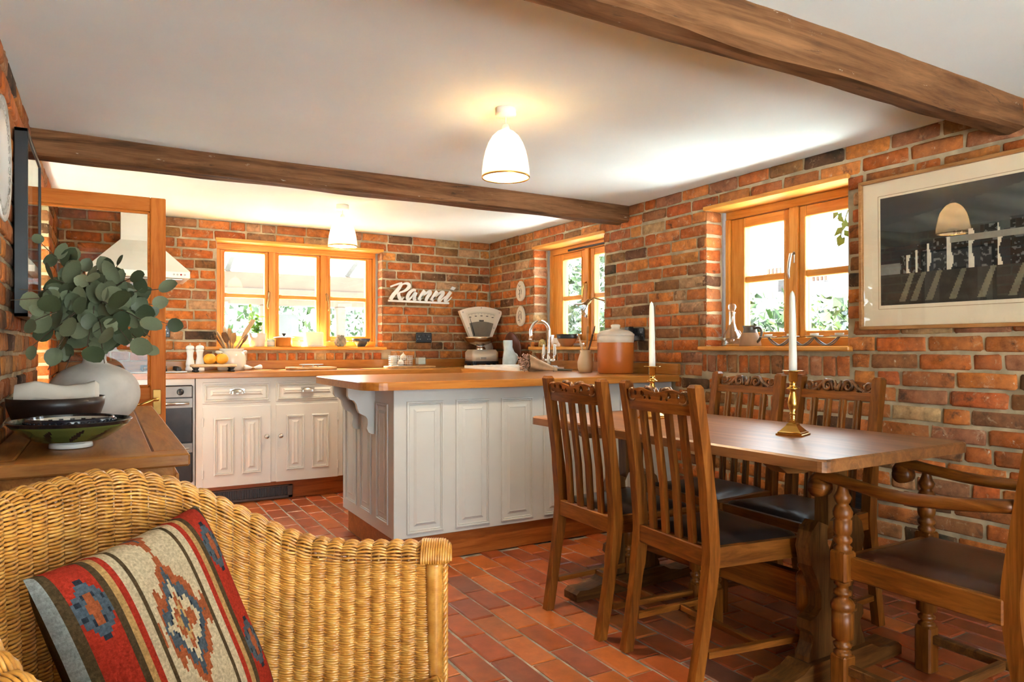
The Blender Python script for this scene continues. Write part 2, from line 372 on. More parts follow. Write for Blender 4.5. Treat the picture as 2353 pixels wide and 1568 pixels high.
def courses(a0, a1, opens, seed, zlo=0.0, zhi=ZC, soldiers=(), gauge=.0753):
    # list of (a_center, z_center, length, height)
    r = random.Random(seed); out = []; n = int((zhi-zlo)/gauge)+1
    for k in range(n):
        z1 = zhi - k*gauge; z0 = z1 - .064
        if z0 < zlo-.02: break
        cut = []
        for o in list(opens)+list(soldiers):
            if z0 < o[3]-.012 and z1 > o[2]+.012: cut.append((o[0]-.005, o[1]+.005))
        a = a0 - r.uniform(.0, .215) - (.11 if k % 2 else 0)
        while a < a1:
            L = r.choices([.212, .218, .205, .100], [5, 4, 3, 2.0])[0]*r.uniform(.97, 1.03)
            segs = [(max(a, a0), min(a+L, a1))]
            for c in cut:
                segs = [t for s, e in segs for t in ((s, min(e, c[0])), (max(s, c[1]), e)) if t[1]-t[0] > .03]
            for s, e in segs:
                if e-s > .03: out.append(((s+e)/2, (z0+z1)/2+r.uniform(-.002, .002), e-s, .064*r.uniform(.95, 1.04)))
            a += L + r.uniform(.009, .015)
    for o in soldiers:
        a = o[0]+.012; zc = (o[2]+o[3])/2
        while a < o[1]-.03:
            w = r.uniform(.058, .070); w = min(w, o[1]-a)
            out.append((a+w/2, zc+r.uniform(-.002, .002), w, (o[3]-o[2])-.014)); a += w+r.uniform(.011, .016)
    return out
def lay(parent, items, place, seed, mat=M_BRICK, limit=296):
    # items: (a, z, L, h); place(a, z, proud) -> (location, rotation about z)
    r = random.Random(seed); rec = []
    for it in items:
        a, z, L, h = it[:4]; loc, rot = place(a, z, r.uniform(-.004, .003))
        u, v, d = proj(loc)
        inside = -30 < u < 2383 and -30 < v < 1600
        n = Vector((math.sin(rot), -math.cos(rot), 0)); vd = (EYE-Vector(loc)).normalized()
        area = (L*h*max(.02, abs(n.dot(vd)))/(d*d)) if inside else 0
        rec.append((area, loc, rot, L, h))
    order = sorted(range(len(rec)), key=lambda i: -rec[i][0]); top = {i for i in order[:limit] if rec[i][0] > 0}
    rest = MB()
    for i, (area, loc, rot, L, h) in enumerate(rec):
        if i in top:
            m = MB(); m.col = brick_tint(r); brick_mesh(m, L, h, r); m.build('brick', mat, parent, loc, rot)
        else:
            rest.M = Matrix.Translation(loc) @ Matrix.Rotation(rot, 4, 'Z'); rest.col = brick_tint(r); brick_mesh(rest, L, h, r)
    if rest.f: rest.build('brickwork', mat, parent, kind='stuff')
# back wall, above the worktops
items = courses(XL, XW, [(WB[0], WB[1], WB[2]-.035, WB[3]+.015)], 3, .84, ZC, [(WB[0]-.03, WB[1]+.03, .925, 1.05)])
lay(wall_back, items, lambda a, z, p: ((a, YB+p, z), 0.0), 31)
# right wall
items = courses(.1, YB, [(WR[0], WR[1], WR[2]-.035, WR[3]+.015), (WS[0], WS[1], WS[2]-.035, WS[3]+.015), (3.25, YB, -1, .86)], 5, 0.0, ZC,
                [(WR[0]-.02, WR[1]+.03, .935, 1.05), (WS[0]-.03, WS[1]+.03, .935, 1.05)])
lay(wall_right, items, lambda a, z, p: ((XW+p, a, z), -hp), 51)
# left wall
items = courses(1.4, YB, [(DL[0], DL[1], -1, DL[3])], 9, .0, ZC)
lay(wall_left, items, lambda a, z, p: ((XL-p, a, z), hp), 71)
# reveals that face the room
def reveal(parent, z0, z1, depth, place, seed):
    r = random.Random(seed); k = 0; z = ZC
    while z > z0:
        zt = z; zb = z-.064; z -= .0753
        zt = min(zt, z1); zb = max(zb, z0)
        if zt-zb < .02: continue
        m = MB(); m.col = brick_tint(r); L = depth-.016-r.uniform(0, .012); brick_mesh(m, L, zt-zb, r)
        loc, rot = place((zb+zt)/2, L); m.build('brick', M_BRICK, parent, loc, rot)
reveal(wall_right, WR[2], WR[3], .145, lambda z, L: ((XW+.004+L/2, WR[1]-.004, z), 0.0), 101)
reveal(wall_right, WS[2], WS[3], .145, lambda z, L: ((XW+.004+L/2, WS[1]-.004, z), 0.0), 102)
reveal(wall_back, WB[2], WB[3], .13, lambda z, L: ((WB[1]-.004, YB+.004+L/2, z), -hp), 103)
reveal(wall_left, 0, DL[3], .28, lambda z, L: ((XL-.004-L/2, DL[1]-.004, z), 0.0), 104)

# ------------------------------------------------------------------ quarry tile floor
def tile_mesh(mb, w, l, r):
    t = [r.uniform(-.0015, .0015) for _ in range(4)]; e = .005
    vs = [(-w/2, -l/2, -.004), (w/2, -l/2, -.004), (w/2, l/2, -.004), (-w/2, l/2, -.004),
          (-w/2+e, -l/2+e, t[0]), (w/2-e, -l/2+e, t[1]), (w/2-e, l/2-e, t[2]), (-w/2+e, l/2-e, t[3])]
    vs += [(x, y, -.02) for x, y, _ in vs[:4]]
    mb.add(vs, [(4, 5, 6, 7), (0, 1, 5, 4), (1, 2, 6, 5), (2, 3, 7, 6), (3, 0, 4, 7), (8, 9, 1, 0), (9, 10, 2, 1), (10, 11, 3, 2), (11, 8, 0, 3)])
r = random.Random(5); tiles = []
TC = [((.36, .082, .020), 5), ((.30, .062, .018), 5), ((.42, .112, .026), 4), ((.24, .060, .026), 3), ((.19, .062, .035), 1.2)]
for i in range(31):
    x = 1.481 - .1135*16 + .1135*i + .057
    if not XL < x < XW: continue
    off = (.114 if i % 2 else 0) + r.uniform(-.03, .03)
    for j in range(-1, 34):
        y = YF + .228*j + off
        if y < YF or y > 5.25 or (1.3 < x and 3.35 < y < 4.1): continue
        c = r.choices([t[0] for t in TC], [t[1] for t in TC])[0]; k = r.uniform(.85, 1.15)
        u, v, d = proj((x, y, 0)); vis = 0
        if -40 < u < 2390 and v < 1620 and not (u < 960 and v > 1270) and not (u < 540): vis = 1/d**3
        tiles.append((vis, x+r.uniform(-.0015, .0015), y, .1035*r.uniform(.985, 1.01), .219*r.uniform(.99, 1.008), (c[0]*k, c[1]*k, c[2]*k, r.random())))
tiles.sort(key=lambda t: -t[0]); rest = MB()
for i, (vis, x, y, w, l, c) in enumerate(tiles):
    if i < 298 and vis > 0:
        m = MB(); m.col = c; tile_mesh(m, w, l, r); m.build('tile', M_TILE, floor, (x, y, 0))
    else:
        rest.M = Matrix.Translation((x, y, 0)); rest.col = c; tile_mesh(rest, w, l, r)
rest.build('tilework', M_TILE, floor, kind='stuff')

# ------------------------------------------------------------------ ceiling beams
def beam(name, y0, y1, hgt, seed):
    m = MB(); nx = 60; X0, X1 = XL-.05, XW+.05; prof = [(y0, 0), (y0, -hgt*.5), (y0, -hgt+.012), (y0+.012, -hgt), ((y0+y1)/2, -hgt), (y1-.012, -hgt), (y1, -hgt+.012), (y1, 0)]
    vs = []; 
    for i in range(nx+1):
        x = X0+(X1-X0)*i/nx
        for k, (y, z) in enumerate(prof):
            q = Vector((x*2.2, k*1.7, seed)); j = noise.noise(q)*.010 + noise.noise(q*4)*.004
            vs.append((x, y+j*(1 if k < 7 else 1), ZC+.02+z - (.02 if 0 < k < 7 else 0) + (noise.noise(q+Vector((0, 9, 0)))*.009 if 0 < k < 7 else 0)))
    n = len(prof); fs = [(i*n+k, (i+1)*n+k, (i+1)*n+k+1, i*n+k+1) for i in range(nx) for k in range(n-1)]
    m.add(vs, fs, False)
    return m.build(name, M_BEAMX)
b1 = tag(beam('ceiling_beam', 3.685, 3.81, .112, 3.0), 'rough old oak ceiling beam crossing between kitchen and dining area', 'beam', 'ceiling beams')
b2 = tag(beam('ceiling_beam', 1.35, 1.445, .122, 7.0), 'weathered ceiling beam with paint flecks above the framed print', 'beam', 'ceiling beams')
for o in (b1, b2): o['kind'] = 'structure'

# ------------------------------------------------------------------ windows
def casement_window(name, opening, plane, lights, bars, handles, extra=0.0, head_over=(.0, .0), sill_over=(.04, .04), mats=(M_PINEX, M_PINEZ), depth=.14, dark_vent=False):
    """plane 'y': back wall (a = x, inward = -y); plane 'x': right wall (a = y, inward = -x). lights: glass extents along a."""
    a0, a1, z0, z1 = opening; base = (YB if plane == 'y' else XW)
    P = (lambda a, d, z: (a, base+d, z)) if plane == 'y' else (lambda a, d, z: (base+d, a, z))
    root = bpy.data.objects.new(name, None); COL.objects.link(root); root['kind'] = 'structure'
    MH, MV = mats
    def bx(m, A, D, Z, b=.003): m.box(P(A[0], D[0], Z[0]), P(A[1], D[1], Z[1]), b); return m
    f0, f1 = depth, depth+.07
    m = MB(); bx(m, (a0-.01, a1+.01), (-.014, f0+.02), (z1, z1+.022), .003); m.build('head_board', MH, root)
    m = MB(); bx(m, (a0-sill_over[0], a1+sill_over[1]), (-.035, f0+.02), (z0-.026, z0), .006); m.build('sill', MH, root)
    m = MB(); bx(m, (a0, a1), (f0, f1), (z1-.045, z1)); bx(m, (a0, a1), (f0, f1), (z0, z0+.045)); m.build('frame_rail', MH, root)
    edges = [a0] + [(lights[i][1]+lights[i+1][0])/2 for i in range(len(lights)-1)] + [a1]
    m = MB()
    for i, e in enumerate(edges):
        w = .038 if i in (0, len(edges)-1) else .026
        lo, hi = (e, e+w) if i == 0 else ((e-w, e) if i == len(edges)-1 else (e-w, e+w))
        bx(m, (lo, hi), (f0-.004, f1), (z0+.045, z1-.045)); bx(m, (lo-.006 if i else lo, hi+.006 if i < len(edges)-1 else hi), (f0+.03, f1), (z0+.045, z1-.045), .002)
    m.build('frame_upright', MV, root)
    for i, (g0, g1) in enumerate(lights):
        zb, zt = bars[0], bars[3]; s0 = edges[i]+(.04 if i == 0 else .028); s1 = edges[i+1]-(.04 if i == len(lights)-1 else .028)
        m = MB()
        bx(m, (s0, g0), (f0+.012, f1-.01), (z0+.047, z1-.047), .004); bx(m, (g1, s1), (f0+.012, f1-.01), (z0+.047, z1-.047), .004)
        for q0, q1 in ((g0-.012, g0), (g1, g1+.012)): bx(m, (q0, q1), (f0+.006, f0+.02), (zb, zt), .003)
        sash = m.build('sash', MV, root)
        m = MB(); bx(m, (g0, g1), (f0+.012, f1-.01), (z0+.047, zb), .004); bx(m, (g0, g1), (f0+.012, f1-.01), (zt, z1-.047), .004); m.build('sash_rail', MH, sash)
        m = MB(); bx(m, (g0, g1), (f0+.014, f1-.014), (bars[1], bars[2]), .004); m.build('glazing_bar', MH, sash)
        for q0, q1 in ((zb, bars[1]), (bars[2], zt)):
            m = MB(); bx(m, (g0, g1), (f0+.034, f0+.038), (q0, q1), 0); m.build('pane', M_WIN, sash)
        if handles[i] is not None:
            ha, hz, hm, hs = handles[i]
            m = MB(); bx(m, (ha-.009, ha+.009), (f0-.006, f0+.012), (hz-.035, hz+.035), .006)
            m.tube([P(ha, f0-.004, hz+.02), P(ha, f0-.03, hz+.015), P(ha+.006*hs, f0-.034, hz-.03), P(ha+.014*hs, f0-.03, hz-.085), P(ha+.010*hs, f0-.03, hz-.115)], [.008, .008, .0085, .0075, .004], 10)
            m.build('handle', hm, sash)
    return root, P, f0
M_BRONZE = plain('old_bronze', (.35, .20, .07), .35, 1.0, var=.2)
casement_window('window_1', WB, 'y', [(.793, 1.089), (1.199, 1.496), (1.611, 1.912)], (1.178, 1.472, 1.506, 1.822),
                [(1.12, 1.50, M_BRONZE, -1), None, (1.575, 1.50, M_BRONZE, 1)], sill_over=(.085, .03), depth=.13)
casement_window('window_2', WR, 'x', [(2.13, 2.438), (2.575, 2.846)], (1.17, 1.455, 1.492, 1.775),
                [(2.50, 1.565, M_STEEL, 1), None], sill_over=(.03, .035), mats=(M_PINEY, M_PINEZ), depth=.155)
w3, P3, f3 = casement_window('window_3', WS, 'x', [(4.02, 4.288), (4.456, 4.708)], (1.19, 1.459, 1.494, 1.785),
                [(4.375, 1.56, M_BRASS, 1), None], sill_over=(.03, .035), mats=(M_PINEY, M_PINEZ), depth=.155)
m = MB(); m.box(P3(4.10, f3-.008, 1.846), P3(4.62, f3+.004, 1.862), .003); m.build('trickle_vent', M_BLACK, w3)
# lead-grey sealant strips beside the frames
M_LEAD = plain('grey_sealant', (.34, .35, .36), .6)
for wn, q in (('window_2', WR), ('window_3', WS)):
    m = MB(); m.box((XW+.135, q[1]-.012, q[2]), (XW+.17, q[1]+.002, q[3]), .002); m.build('sealant_strip', M_LEAD, bpy.data.objects[wn])
m = MB(); m.box((WB[1]-.016, YB+.11, WB[2]), (WB[1]+.002, YB+.145, WB[3]), .002); m.build('sealant_strip', M_LEAD, bpy.data.objects['window_1'])
# window behind the camera
root = bpy.data.objects.new('window_4', None); COL.objects.link(root); root['kind'] = 'structure'
m = MB()
for a in (WF[0], (WF[0]+WF[1])/2, WF[1]): m.box((a-.03, YF-.12, WF[2]), (a+.03, YF-.05, WF[3]), .004)
for z in (WF[2], WF[3]): m.box((WF[0], YF-.12, z-.03), (WF[1], YF-.05, z+.03), .004)
m.build('frame', M_PINEZ, root)
m = MB(); m.box((WF[0], YF-.088, WF[2]), (WF[1], YF-.084, WF[3])); m.build('pane', M_WIN, root)

# ------------------------------------------------------------------ glazed door standing open from the left wall
door = thing('door_1', None, None, (0, 0, 0)); door['kind'] = 'structure'
DX0, DX1, DY, DT = -.47, .271, 4.075, .04
m = MB(); m.box((DX1-.072, DY, .01), (DX1, DY+DT, 1.857), .004); m.box((DX0, DY, .01), (DX0+.072, DY+DT, 1.857), .004); m.build('stile', M_REDZ, door)
m = MB(); m.box((DX0+.072, DY+.001, 1.785), (DX1-.072, DY+DT-.001, 1.857), .003)
m.box((DX0+.072, DY+.001, .70), (DX1-.072, DY+DT-.001, .877), .003); m.box((DX0+.072, DY+.001, .01), (DX1-.072, DY+DT-.001, .2), .003); m.build('rail', M_DOORX, door)
m = MB(); m.box((DX0+.072, DY+.012, .2), (DX1-.072, DY+.028, .70), .002); m.build('lower_panel', M_REDZ, door)
m = MB()
for z in (1.785-.012, .877): m.box((DX0+.072, DY+.006, z), (DX1-.072, DY+.034, z+.012), .003)
for x in (DX0+.072, DX1-.072-.012): m.box((x, DY+.006, .877), (x+.012, DY+.034, 1.785), .003)
m.build('glazing_bead', M_DOORX, door)
m = MB(); m.box((DX0+.072, DY+.018, .88), (DX1-.072, DY+.022, 1.78)); m.build('pane', glassmat('door_glass', (.86, .85, .83), .45), door)
m = MB(); m.box((DX1-.060, DY-.005, .735), (DX1-.022, DY, .865), .002); pl = m.build('lock_plate', plain('aged_brass', (.34, .18, .05), .4, 1.0, var=.25), door)
m = MB(); m.tube([(DX1-.041, DY-.004, .815), (DX1-.041, DY-.045, .815), (DX1-.06, DY-.052, .815), (DX1-.11, DY-.05, .795), (DX1-.155, DY-.05, .78)], [.009, .008, .009, .008, .006], 10); m.build('lever', M_BRASS, pl)

# ------------------------------------------------------------------ what lies outside the windows
m = MB(); m.box((-14, -12, -.5), (30, 40, -.16)); g = m.build('ground_outside', plain('pale_paving', (.70, .70, .67), .95, var=.1, nscale=3)); g['kind'] = 'structure'
m = MB(); m.box((-9, -1.5, -.17), (XL-TH-.25, 9, -.145)); g = m.build('ground_bounce_cut', plain('bounce_cut_green', (.09, .13, .04), .95, var=.3, nscale=6)); g['kind'] = 'structure'  # unseen dark green patch added to lower and tint bounce through the doorway
M_IVY = tinted('ivy_leaf', .5, 0, 20, .3)
def foliage(name, n, box, seed, label, cat, size=(.05, .10), shape=None, base=(.018, .042, .006)):
    r = random.Random(seed); m = MB(); x0, y0, z0, x1, y1, z1 = box
    for _ in range(n):
        for _t in range(9):
            p = Vector((r.uniform(x0, x1), r.uniform(y0, y1), r.uniform(z0, z1)))
            if shape is None or shape(p, r): break
        s = r.uniform(*size); a = Vector((r.gauss(0, 1), r.gauss(0, 1), r.gauss(0, 1))).normalized(); b = a.orthogonal().normalized(); k = r.uniform(.6, 1.5); yel = r.random()**3
        m.col = (base[0]*k+.04*yel, base[1]*k+.034*yel, base[2]*k+.01*yel, r.random())
        m.add([p-a*s*.6, p+b*s*.45, p+a*s*.7, p-b*s*.45], [(0, 1, 2, 3)])
    o = m.build(name, M_IVY); tag(o, label, cat, kind='stuff'); return o
foliage('ivy_hedge', 9000, (5.4, 2.4, .0, 6.38, 7.7, 1.9), 1, 'sunlit ivy scrambling over the garden fence outside the window', 'ivy', (.07, .14),
        lambda p, r: p.z < 1.62+.26*noise.noise(Vector((p.y*1.3, 3, 0))) - (.55 if p.y < 3.7 else 0)*min(1, (3.7-p.y)/.5))
foliage('garden_tree', 9000, (5.2, 8.0, -.16, 8.0, 11.8, 3.4), 2, 'leafy green tree filling the small side window', 'tree', (.07, .15), base=(.016, .036, .007))
foliage('garden_shrub', 5000, (-2.0, 11.0, .0, 5.0, 12.5, 1.9), 3, 'pale green shrubs beyond the garden room', 'shrub', (.08, .16))
vs_ = thing('vine_sprig', 'small leafy sprig hanging outside the large window', 'sprig', (0, 0, 0)); m = MB()
m.tube([(XW+TH-.01, 2.22, 1.99), (3.40, 2.30, 1.90), (3.42, 2.36, 1.78), (3.41, 2.385, 1.68)], .004, 6); m.build('stem', plain('vine_stem', (.05, .06, .02), .7), vs_); r = random.Random(2)
for k in range(9):
    z = 1.67+.020*k; s = r.uniform(.018, .028); a = r.uniform(-1.2, 1.2); p = Vector((3.415+r.uniform(-.02, .02), 2.375-.0*k+r.uniform(-.03, .03), z)); d = Vector((r.uniform(-.3, .3), math.sin(a), -.6-.4*math.cos(a))).normalized(); w = d.cross(Vector((1, .2, 0))).normalized()
    m = MB(); m.col = (.035, .08, .01, .3); m.add([p, p+d*s+w*s*.7, p+d*s*2.6, p+d*s-w*s*.7], [(0, 1, 2, 3)]); m.build('leaf', M_IVY, vs_)
fen = thing('garden_fence', 'pale vertical board fence below the ivy', 'fence', (0, 0, 0))
M_FEN = plain('weathered_board', (.06, .052, .042), .85, var=.2)
for i in range(40):
    y = 1.9+i*.15; m = MB(); m.box((6.55, y, -.2), (6.57, y+.14, 1.15+.01*(i % 3)), .004); m.build('board', M_FEN, fen)
foliage('light_block_hedge', 3500, (-2.4, 3.0, -.1, -1.7, 7.5, 2.6), 6, 'unseen dark hedge added to cut light through the left doorway', 'hedge', (.09, .17), base=(.03, .06, .015))  # unseen foliage added to hold back sky light at the left doorway
# neighbour house with chimney pots
hs = thing('neighbour_house', 'distant terraced house with tall chimney stack', 'house', (0, 0, 0))
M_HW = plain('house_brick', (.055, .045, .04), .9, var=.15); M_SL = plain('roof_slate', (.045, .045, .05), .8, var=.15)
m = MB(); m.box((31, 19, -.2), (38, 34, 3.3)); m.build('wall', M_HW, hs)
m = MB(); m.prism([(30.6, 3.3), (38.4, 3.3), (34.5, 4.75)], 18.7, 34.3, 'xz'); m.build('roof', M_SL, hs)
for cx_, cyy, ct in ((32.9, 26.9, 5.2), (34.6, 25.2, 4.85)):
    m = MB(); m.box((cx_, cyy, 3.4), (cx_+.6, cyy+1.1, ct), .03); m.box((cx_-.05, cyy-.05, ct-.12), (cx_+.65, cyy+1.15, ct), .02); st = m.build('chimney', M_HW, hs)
    for k in range(4):
        m = MB(); m.lathe([(.11, 0), (.09, .4), (.12, .42), (.12, .46), (0, .46)], 10, (cx_+.3, cyy+.15+k*.26, ct)); m.build('chimney_pot', plain('pot_clay', (.10, .05, .03), .8), st)
# garden room seen through the back window
gr = thing('garden_room', 'pale timber garden room with sloping rafters behind back window', 'conservatory', (0, 0, 0))
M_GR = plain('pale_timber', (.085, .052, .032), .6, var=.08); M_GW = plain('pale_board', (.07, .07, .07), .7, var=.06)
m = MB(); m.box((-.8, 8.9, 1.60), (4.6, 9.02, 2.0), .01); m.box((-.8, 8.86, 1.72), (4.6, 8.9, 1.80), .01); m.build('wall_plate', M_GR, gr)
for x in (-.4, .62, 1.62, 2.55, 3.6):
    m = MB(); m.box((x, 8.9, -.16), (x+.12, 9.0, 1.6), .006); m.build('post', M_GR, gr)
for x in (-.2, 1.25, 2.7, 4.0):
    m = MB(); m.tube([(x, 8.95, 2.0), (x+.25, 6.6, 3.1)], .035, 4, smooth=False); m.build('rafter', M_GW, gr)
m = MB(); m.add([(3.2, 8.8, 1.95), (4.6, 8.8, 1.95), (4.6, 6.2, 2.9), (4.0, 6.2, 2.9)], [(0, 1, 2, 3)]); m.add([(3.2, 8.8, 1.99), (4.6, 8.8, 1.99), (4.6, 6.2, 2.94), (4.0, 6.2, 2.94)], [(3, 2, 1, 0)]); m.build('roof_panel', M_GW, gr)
m = MB(); m.box((-1.2, YB+TH, -.16), (5.0, 9.2, -.13)); m.build('floor_slab', plain('garden_room_floor', (.24, .20, .17), .8, var=.1), gr)  # unseen floor, dark in place of roof shade, cuts bounce onto the ceiling
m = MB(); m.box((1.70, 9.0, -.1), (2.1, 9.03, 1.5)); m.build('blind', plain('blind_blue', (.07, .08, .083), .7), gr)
# ------------------------------------------------------------------ kitchen units
def rpanel(mb, a0, a1, z0, z1, P, d=0.0, dep=.010):
    """raised-and-fielded panel on a face; P(a, out, z) maps to space, out > 0 towards the room"""
    def ring(i, o): return [P(a0+i, o, z0+i), P(a1-i, o, z0+i), P(a1-i, o, z1-i), P(a0+i, o, z1-i)]
    prof = [(0, .0005), (.003, .006), (.009, .007), (.012, .002), (.017, .0045), (.021, -.004), (.026, -.006), (.052, .006), (.054, .004)]
    w = min(a1-a0, z1-z0); k = min(1, w*.46/.054)
    rs = [ring(i*k, o) for i, o in prof]; vs = [p for q in rs for p in q]; fs = []
    for n in range(len(rs)-1):
        for i in range(4): fs.append((n*4+i, n*4+(i+1) % 4, (n+1)*4+(i+1) % 4, (n+1)*4+i))
    fs.append(tuple((len(rs)-1)*4+i for i in range(4))); mb.add(vs, fs)
def knob(parent, P, a, z, mat):
    m = MB(); c = P(a, 0, z); out = (Vector(P(a, 1, z))-Vector(c)); M = out.to_track_quat('Z', 'Y').to_matrix().to_4x4()
    m.lathe([(.006, 0), (.006, .010), (.014, .016), (.016, .022), (.012, .029), (0, .031)], 16, c, M=M); m.build('knob', mat, parent)
def cup_pull(parent, P, a, z, mat):
    m = MB(); n = 12; vs = []; rows = 5
    for j in range(rows+1):
        th = hp*j/rows
        for i in range(n+1):
            ph = math.pi*i/n; vs.append(P(a-.045*math.cos(ph)*math.cos(th*.2), .004+.026*math.sin(ph)*math.cos(th)+.002, z-.012+.034*math.sin(th)*math.sin(ph)**.6))
    m.add(vs, [(j*(n+1)+i, j*(n+1)+i+1, (j+1)*(n+1)+i+1, (j+1)*(n+1)+i) for j in range(rows) for i in range(n)], True)
    m.add([P(a-.048, .003, z-.014), P(a+.048, .003, z-.014), P(a+.048, .003, z+.022), P(a-.048, .003, z+.022)], [(0, 1, 2, 3)])
    m.build('handle', mat, parent)
ZT, ZU = .916, .876
def front_unit(name, label, x0, x1, yf, doors, drawers, depth=.5, zb=.14, group='base cabinets', frame=(.03, .03), knobs=None):
    u = thing(name, label, 'cabinet', (0, 0, 0), 0, group); P = lambda a, o, z: (a, yf-o, z)
    m = MB(); m.box((x0, yf, zb), (x1, yf+depth, ZU), .002); m.build('carcass', M_PAINT, u)
    for a0, a1 in drawers:
        m = MB(); m.box((a0, yf-.004, .702), (a1, yf+.004, .847), .002); d = m.build('drawer', M_PAINT, u)
        m = MB(); rpanel(m, a0+.012, a1-.012, .716, .833, lambda a, o, z: (a, yf-.0045-o, z)); m.build('panel', M_PAINT, d)
        cup_pull(d, lambda a, o, z: (a, yf-.006-o, z), (a0+a1)/2, .778, M_STEEL)
    for i, (a0, a1) in enumerate(doors):
        m = MB(); m.box((a0, yf-.005, .137), (a1, yf+.004, .681), .002); d = m.build('door', M_PAINT, u); w = a1-a0
        for q0, q1 in ((a0+.16*w, a0+.445*w), (a0+.565*w, a0+.85*w)):
            m = MB(); rpanel(m, q0, q1, .215, .605, lambda a, o, z: (a, yf-.0055-o, z)); m.build('panel', M_PAINT, d)
        side = -1 if (i % 2) else 1
        knob(d, lambda a, o, z: (a, yf-.005-o, z), a1-.03 if side > 0 else a0+.03, .462, M_STEEL)
        for hz in (.23, .58):
            m = MB(); hx = a0 if side > 0 else a1; m.box((hx-.006, yf-.010, hz-.03), (hx+.006, yf-.003, hz+.03), .002); m.build('hinge', M_PAINT, d)
    return u
YC = 5.12
front_unit('base_cabinet', 'white panelled base cabinet with two drawers beside the oven', .52, 1.515, YC, [(.561, 1.002), (1.037, 1.477)], [(.561, 1.000), (1.037, 1.477)])
front_unit('base_cabinet', 'white panelled base cabinet in the back corner behind the peninsula', 1.52, 2.46, YC, [(1.56, 1.985), (2.02, 2.44)], [(1.56, 1.985), (2.02, 2.44)])
# sink cabinet along the right wall
sc_ = thing('sink_cabinet', 'white cabinet under the sink along the right wall', 'cabinet', (0, 0, 0), 0, 'base cabinets')
m = MB(); m.box((2.50, 4.16, .14), (3.0, 5.60, ZU), .002); m.build('carcass', M_PAINT, sc_)
for q0, q1 in ((4.22, 4.62), (4.66, 5.05)):
    m = MB(); m.box((2.495, q0, .16), (2.504, q1, .85), .002); d = m.build('door', M_PAINT, sc_)
    m = MB(); rpanel(m, q0+.06, q1-.06, .22, .79, lambda a, o, z: (2.4945-o, a, z)); m.build('panel', M_PAINT, d)
    knob(d, lambda a, o, z: (2.495-o, a, z), q0+.03, .5, M_STEEL)
# oven housing
M_OVST = plain('oven_steel', (.20, .17, .145), .38, .7, var=.1)
ov = thing('oven', 'built-in stainless double oven with dark glass doors', 'oven', (0, 0, 0))
m = MB(); m.box((XL+.003, YC, .14), (.515, YC+.5, ZU), .002); m.build('housing', M_PAINT, ov)
m = MB(); m.box((-.09, YC-.014, .185), (.502, YC+.002, .834), .008); m.build('surround', M_BLACK, ov)
m = MB(); m.box((-.085, YC-.022, .752), (.497, YC-.012, .829), .004); cp = m.build('control_panel', M_OVST, ov)
for x in (.0, .10, .20, .425):
    m = MB(); m.lathe([(.022, 0), (.020, .016), (.016, .022), (0, .022)], 18, (x, YC-.022, .79), M=Matrix.Rotation(hp, 4, 'X')); m.box((x-.003, YC-.048, .775), (x+.003, YC-.040, .806), .002); m.build('knob', M_BLACK, cp)
M_OVG = plain('oven_glass', (.020, .012, .008), .22, var=.3, spec=.25)
for z0, z1 in ((.455, .748), (.19, .450)):
    m = MB(); m.box((-.085, YC-.024, z0), (.497, YC-.012, z1), .004); dd = m.build('door', M_OVG, ov)
    m = MB(); m.box((-.085, YC-.0245, z1-.062), (.497, YC-.0235, z1-.001)); m.build('door_trim', M_OVST, dd)
    m = MB(); m.tube([(-.06, YC-.052, z1-.034), (.475, YC-.052, z1-.034)], .011, 10)
    for x in (-.05, .465): m.tube([(x, YC-.02, z1-.034), (x, YC-.052, z1-.034)], .008, 8)
    m.build('handle', M_CHROME, dd)
# plinths
pl = thing('plinth_board', 'reddish wooden plinth under the back run of cabinets', 'plinth', (0, 0, 0))
m = MB(); m.box((XL+.003, 5.195, 0), (2.55, 5.215, .142), .002); m.build('board', M_REDX, pl)
vt = thing('plinth_heater', 'brown slatted plinth heater grille under white cabinet', 'heater', (0, 0, 0))
M_VENT = plain('brown_metal', (.085, .055, .042), .45, .6, var=.15)
m = MB()
for q in (((.60, 5.180, .088), (1.166, 5.196, .100)), ((.60, 5.180, .006), (1.166, 5.196, .026)), ((1.135, 5.180, .006), (1.166, 5.196, .1)), ((.60, 5.180, .006), (.625, 5.196, .1))): m.box(*q, .003)
m.build('frame', M_VENT, vt)
m = MB(); m.box((.62, 5.190, .02), (1.14, 5.195, .09)); m.build('backing', M_BLACK, vt)
fin = MB(); fin.box((-.0022, 0, 0), (.0022, .009, .066)); fin0 = None
for k in range(46):
    if fin0 is None: fin0 = fin.build('slat', M_VENT, vt, (.634+k*.011, 5.182, .024))
    else:
        c = fin0.copy(); COL.objects.link(c); c.location = (.634+k*.011, 5.182, .024)

# worktops
wt = thing('back_worktop', 'honey oak worktop along the back wall under the window', 'worktop', (0, 0, 0))
m = MB(); m.box((XL+.003, 5.08, ZU), (XW-.002, YB-.006, ZT), .004); m.build('top', M_TOPX, wt)
m = MB(); m.box((XL+.003, YB-.028, ZT), (XW-.004, YB-.004, .985), .003); tag(m.build('worktop_upstand', M_TOPX), 'long oak upstand below the back window', 'upstand', 'oak upstands')
wt = thing('sink_worktop', 'honey oak worktop carrying the white sink by the small window', 'worktop', (0, 0, 0))
m = MB(); m.box((2.46, 4.20, ZU), (XW-.002, 5.079, ZT), .003); m.build('top', M_TOPY, wt)
m = MB(); m.box((XW-.028, 3.19, ZT), (XW-.004, YB-.030, .985), .003); tag(m.build('worktop_upstand', M_TOPY), 'oak upstand running along right wall behind the crock', 'upstand', 'oak upstands')
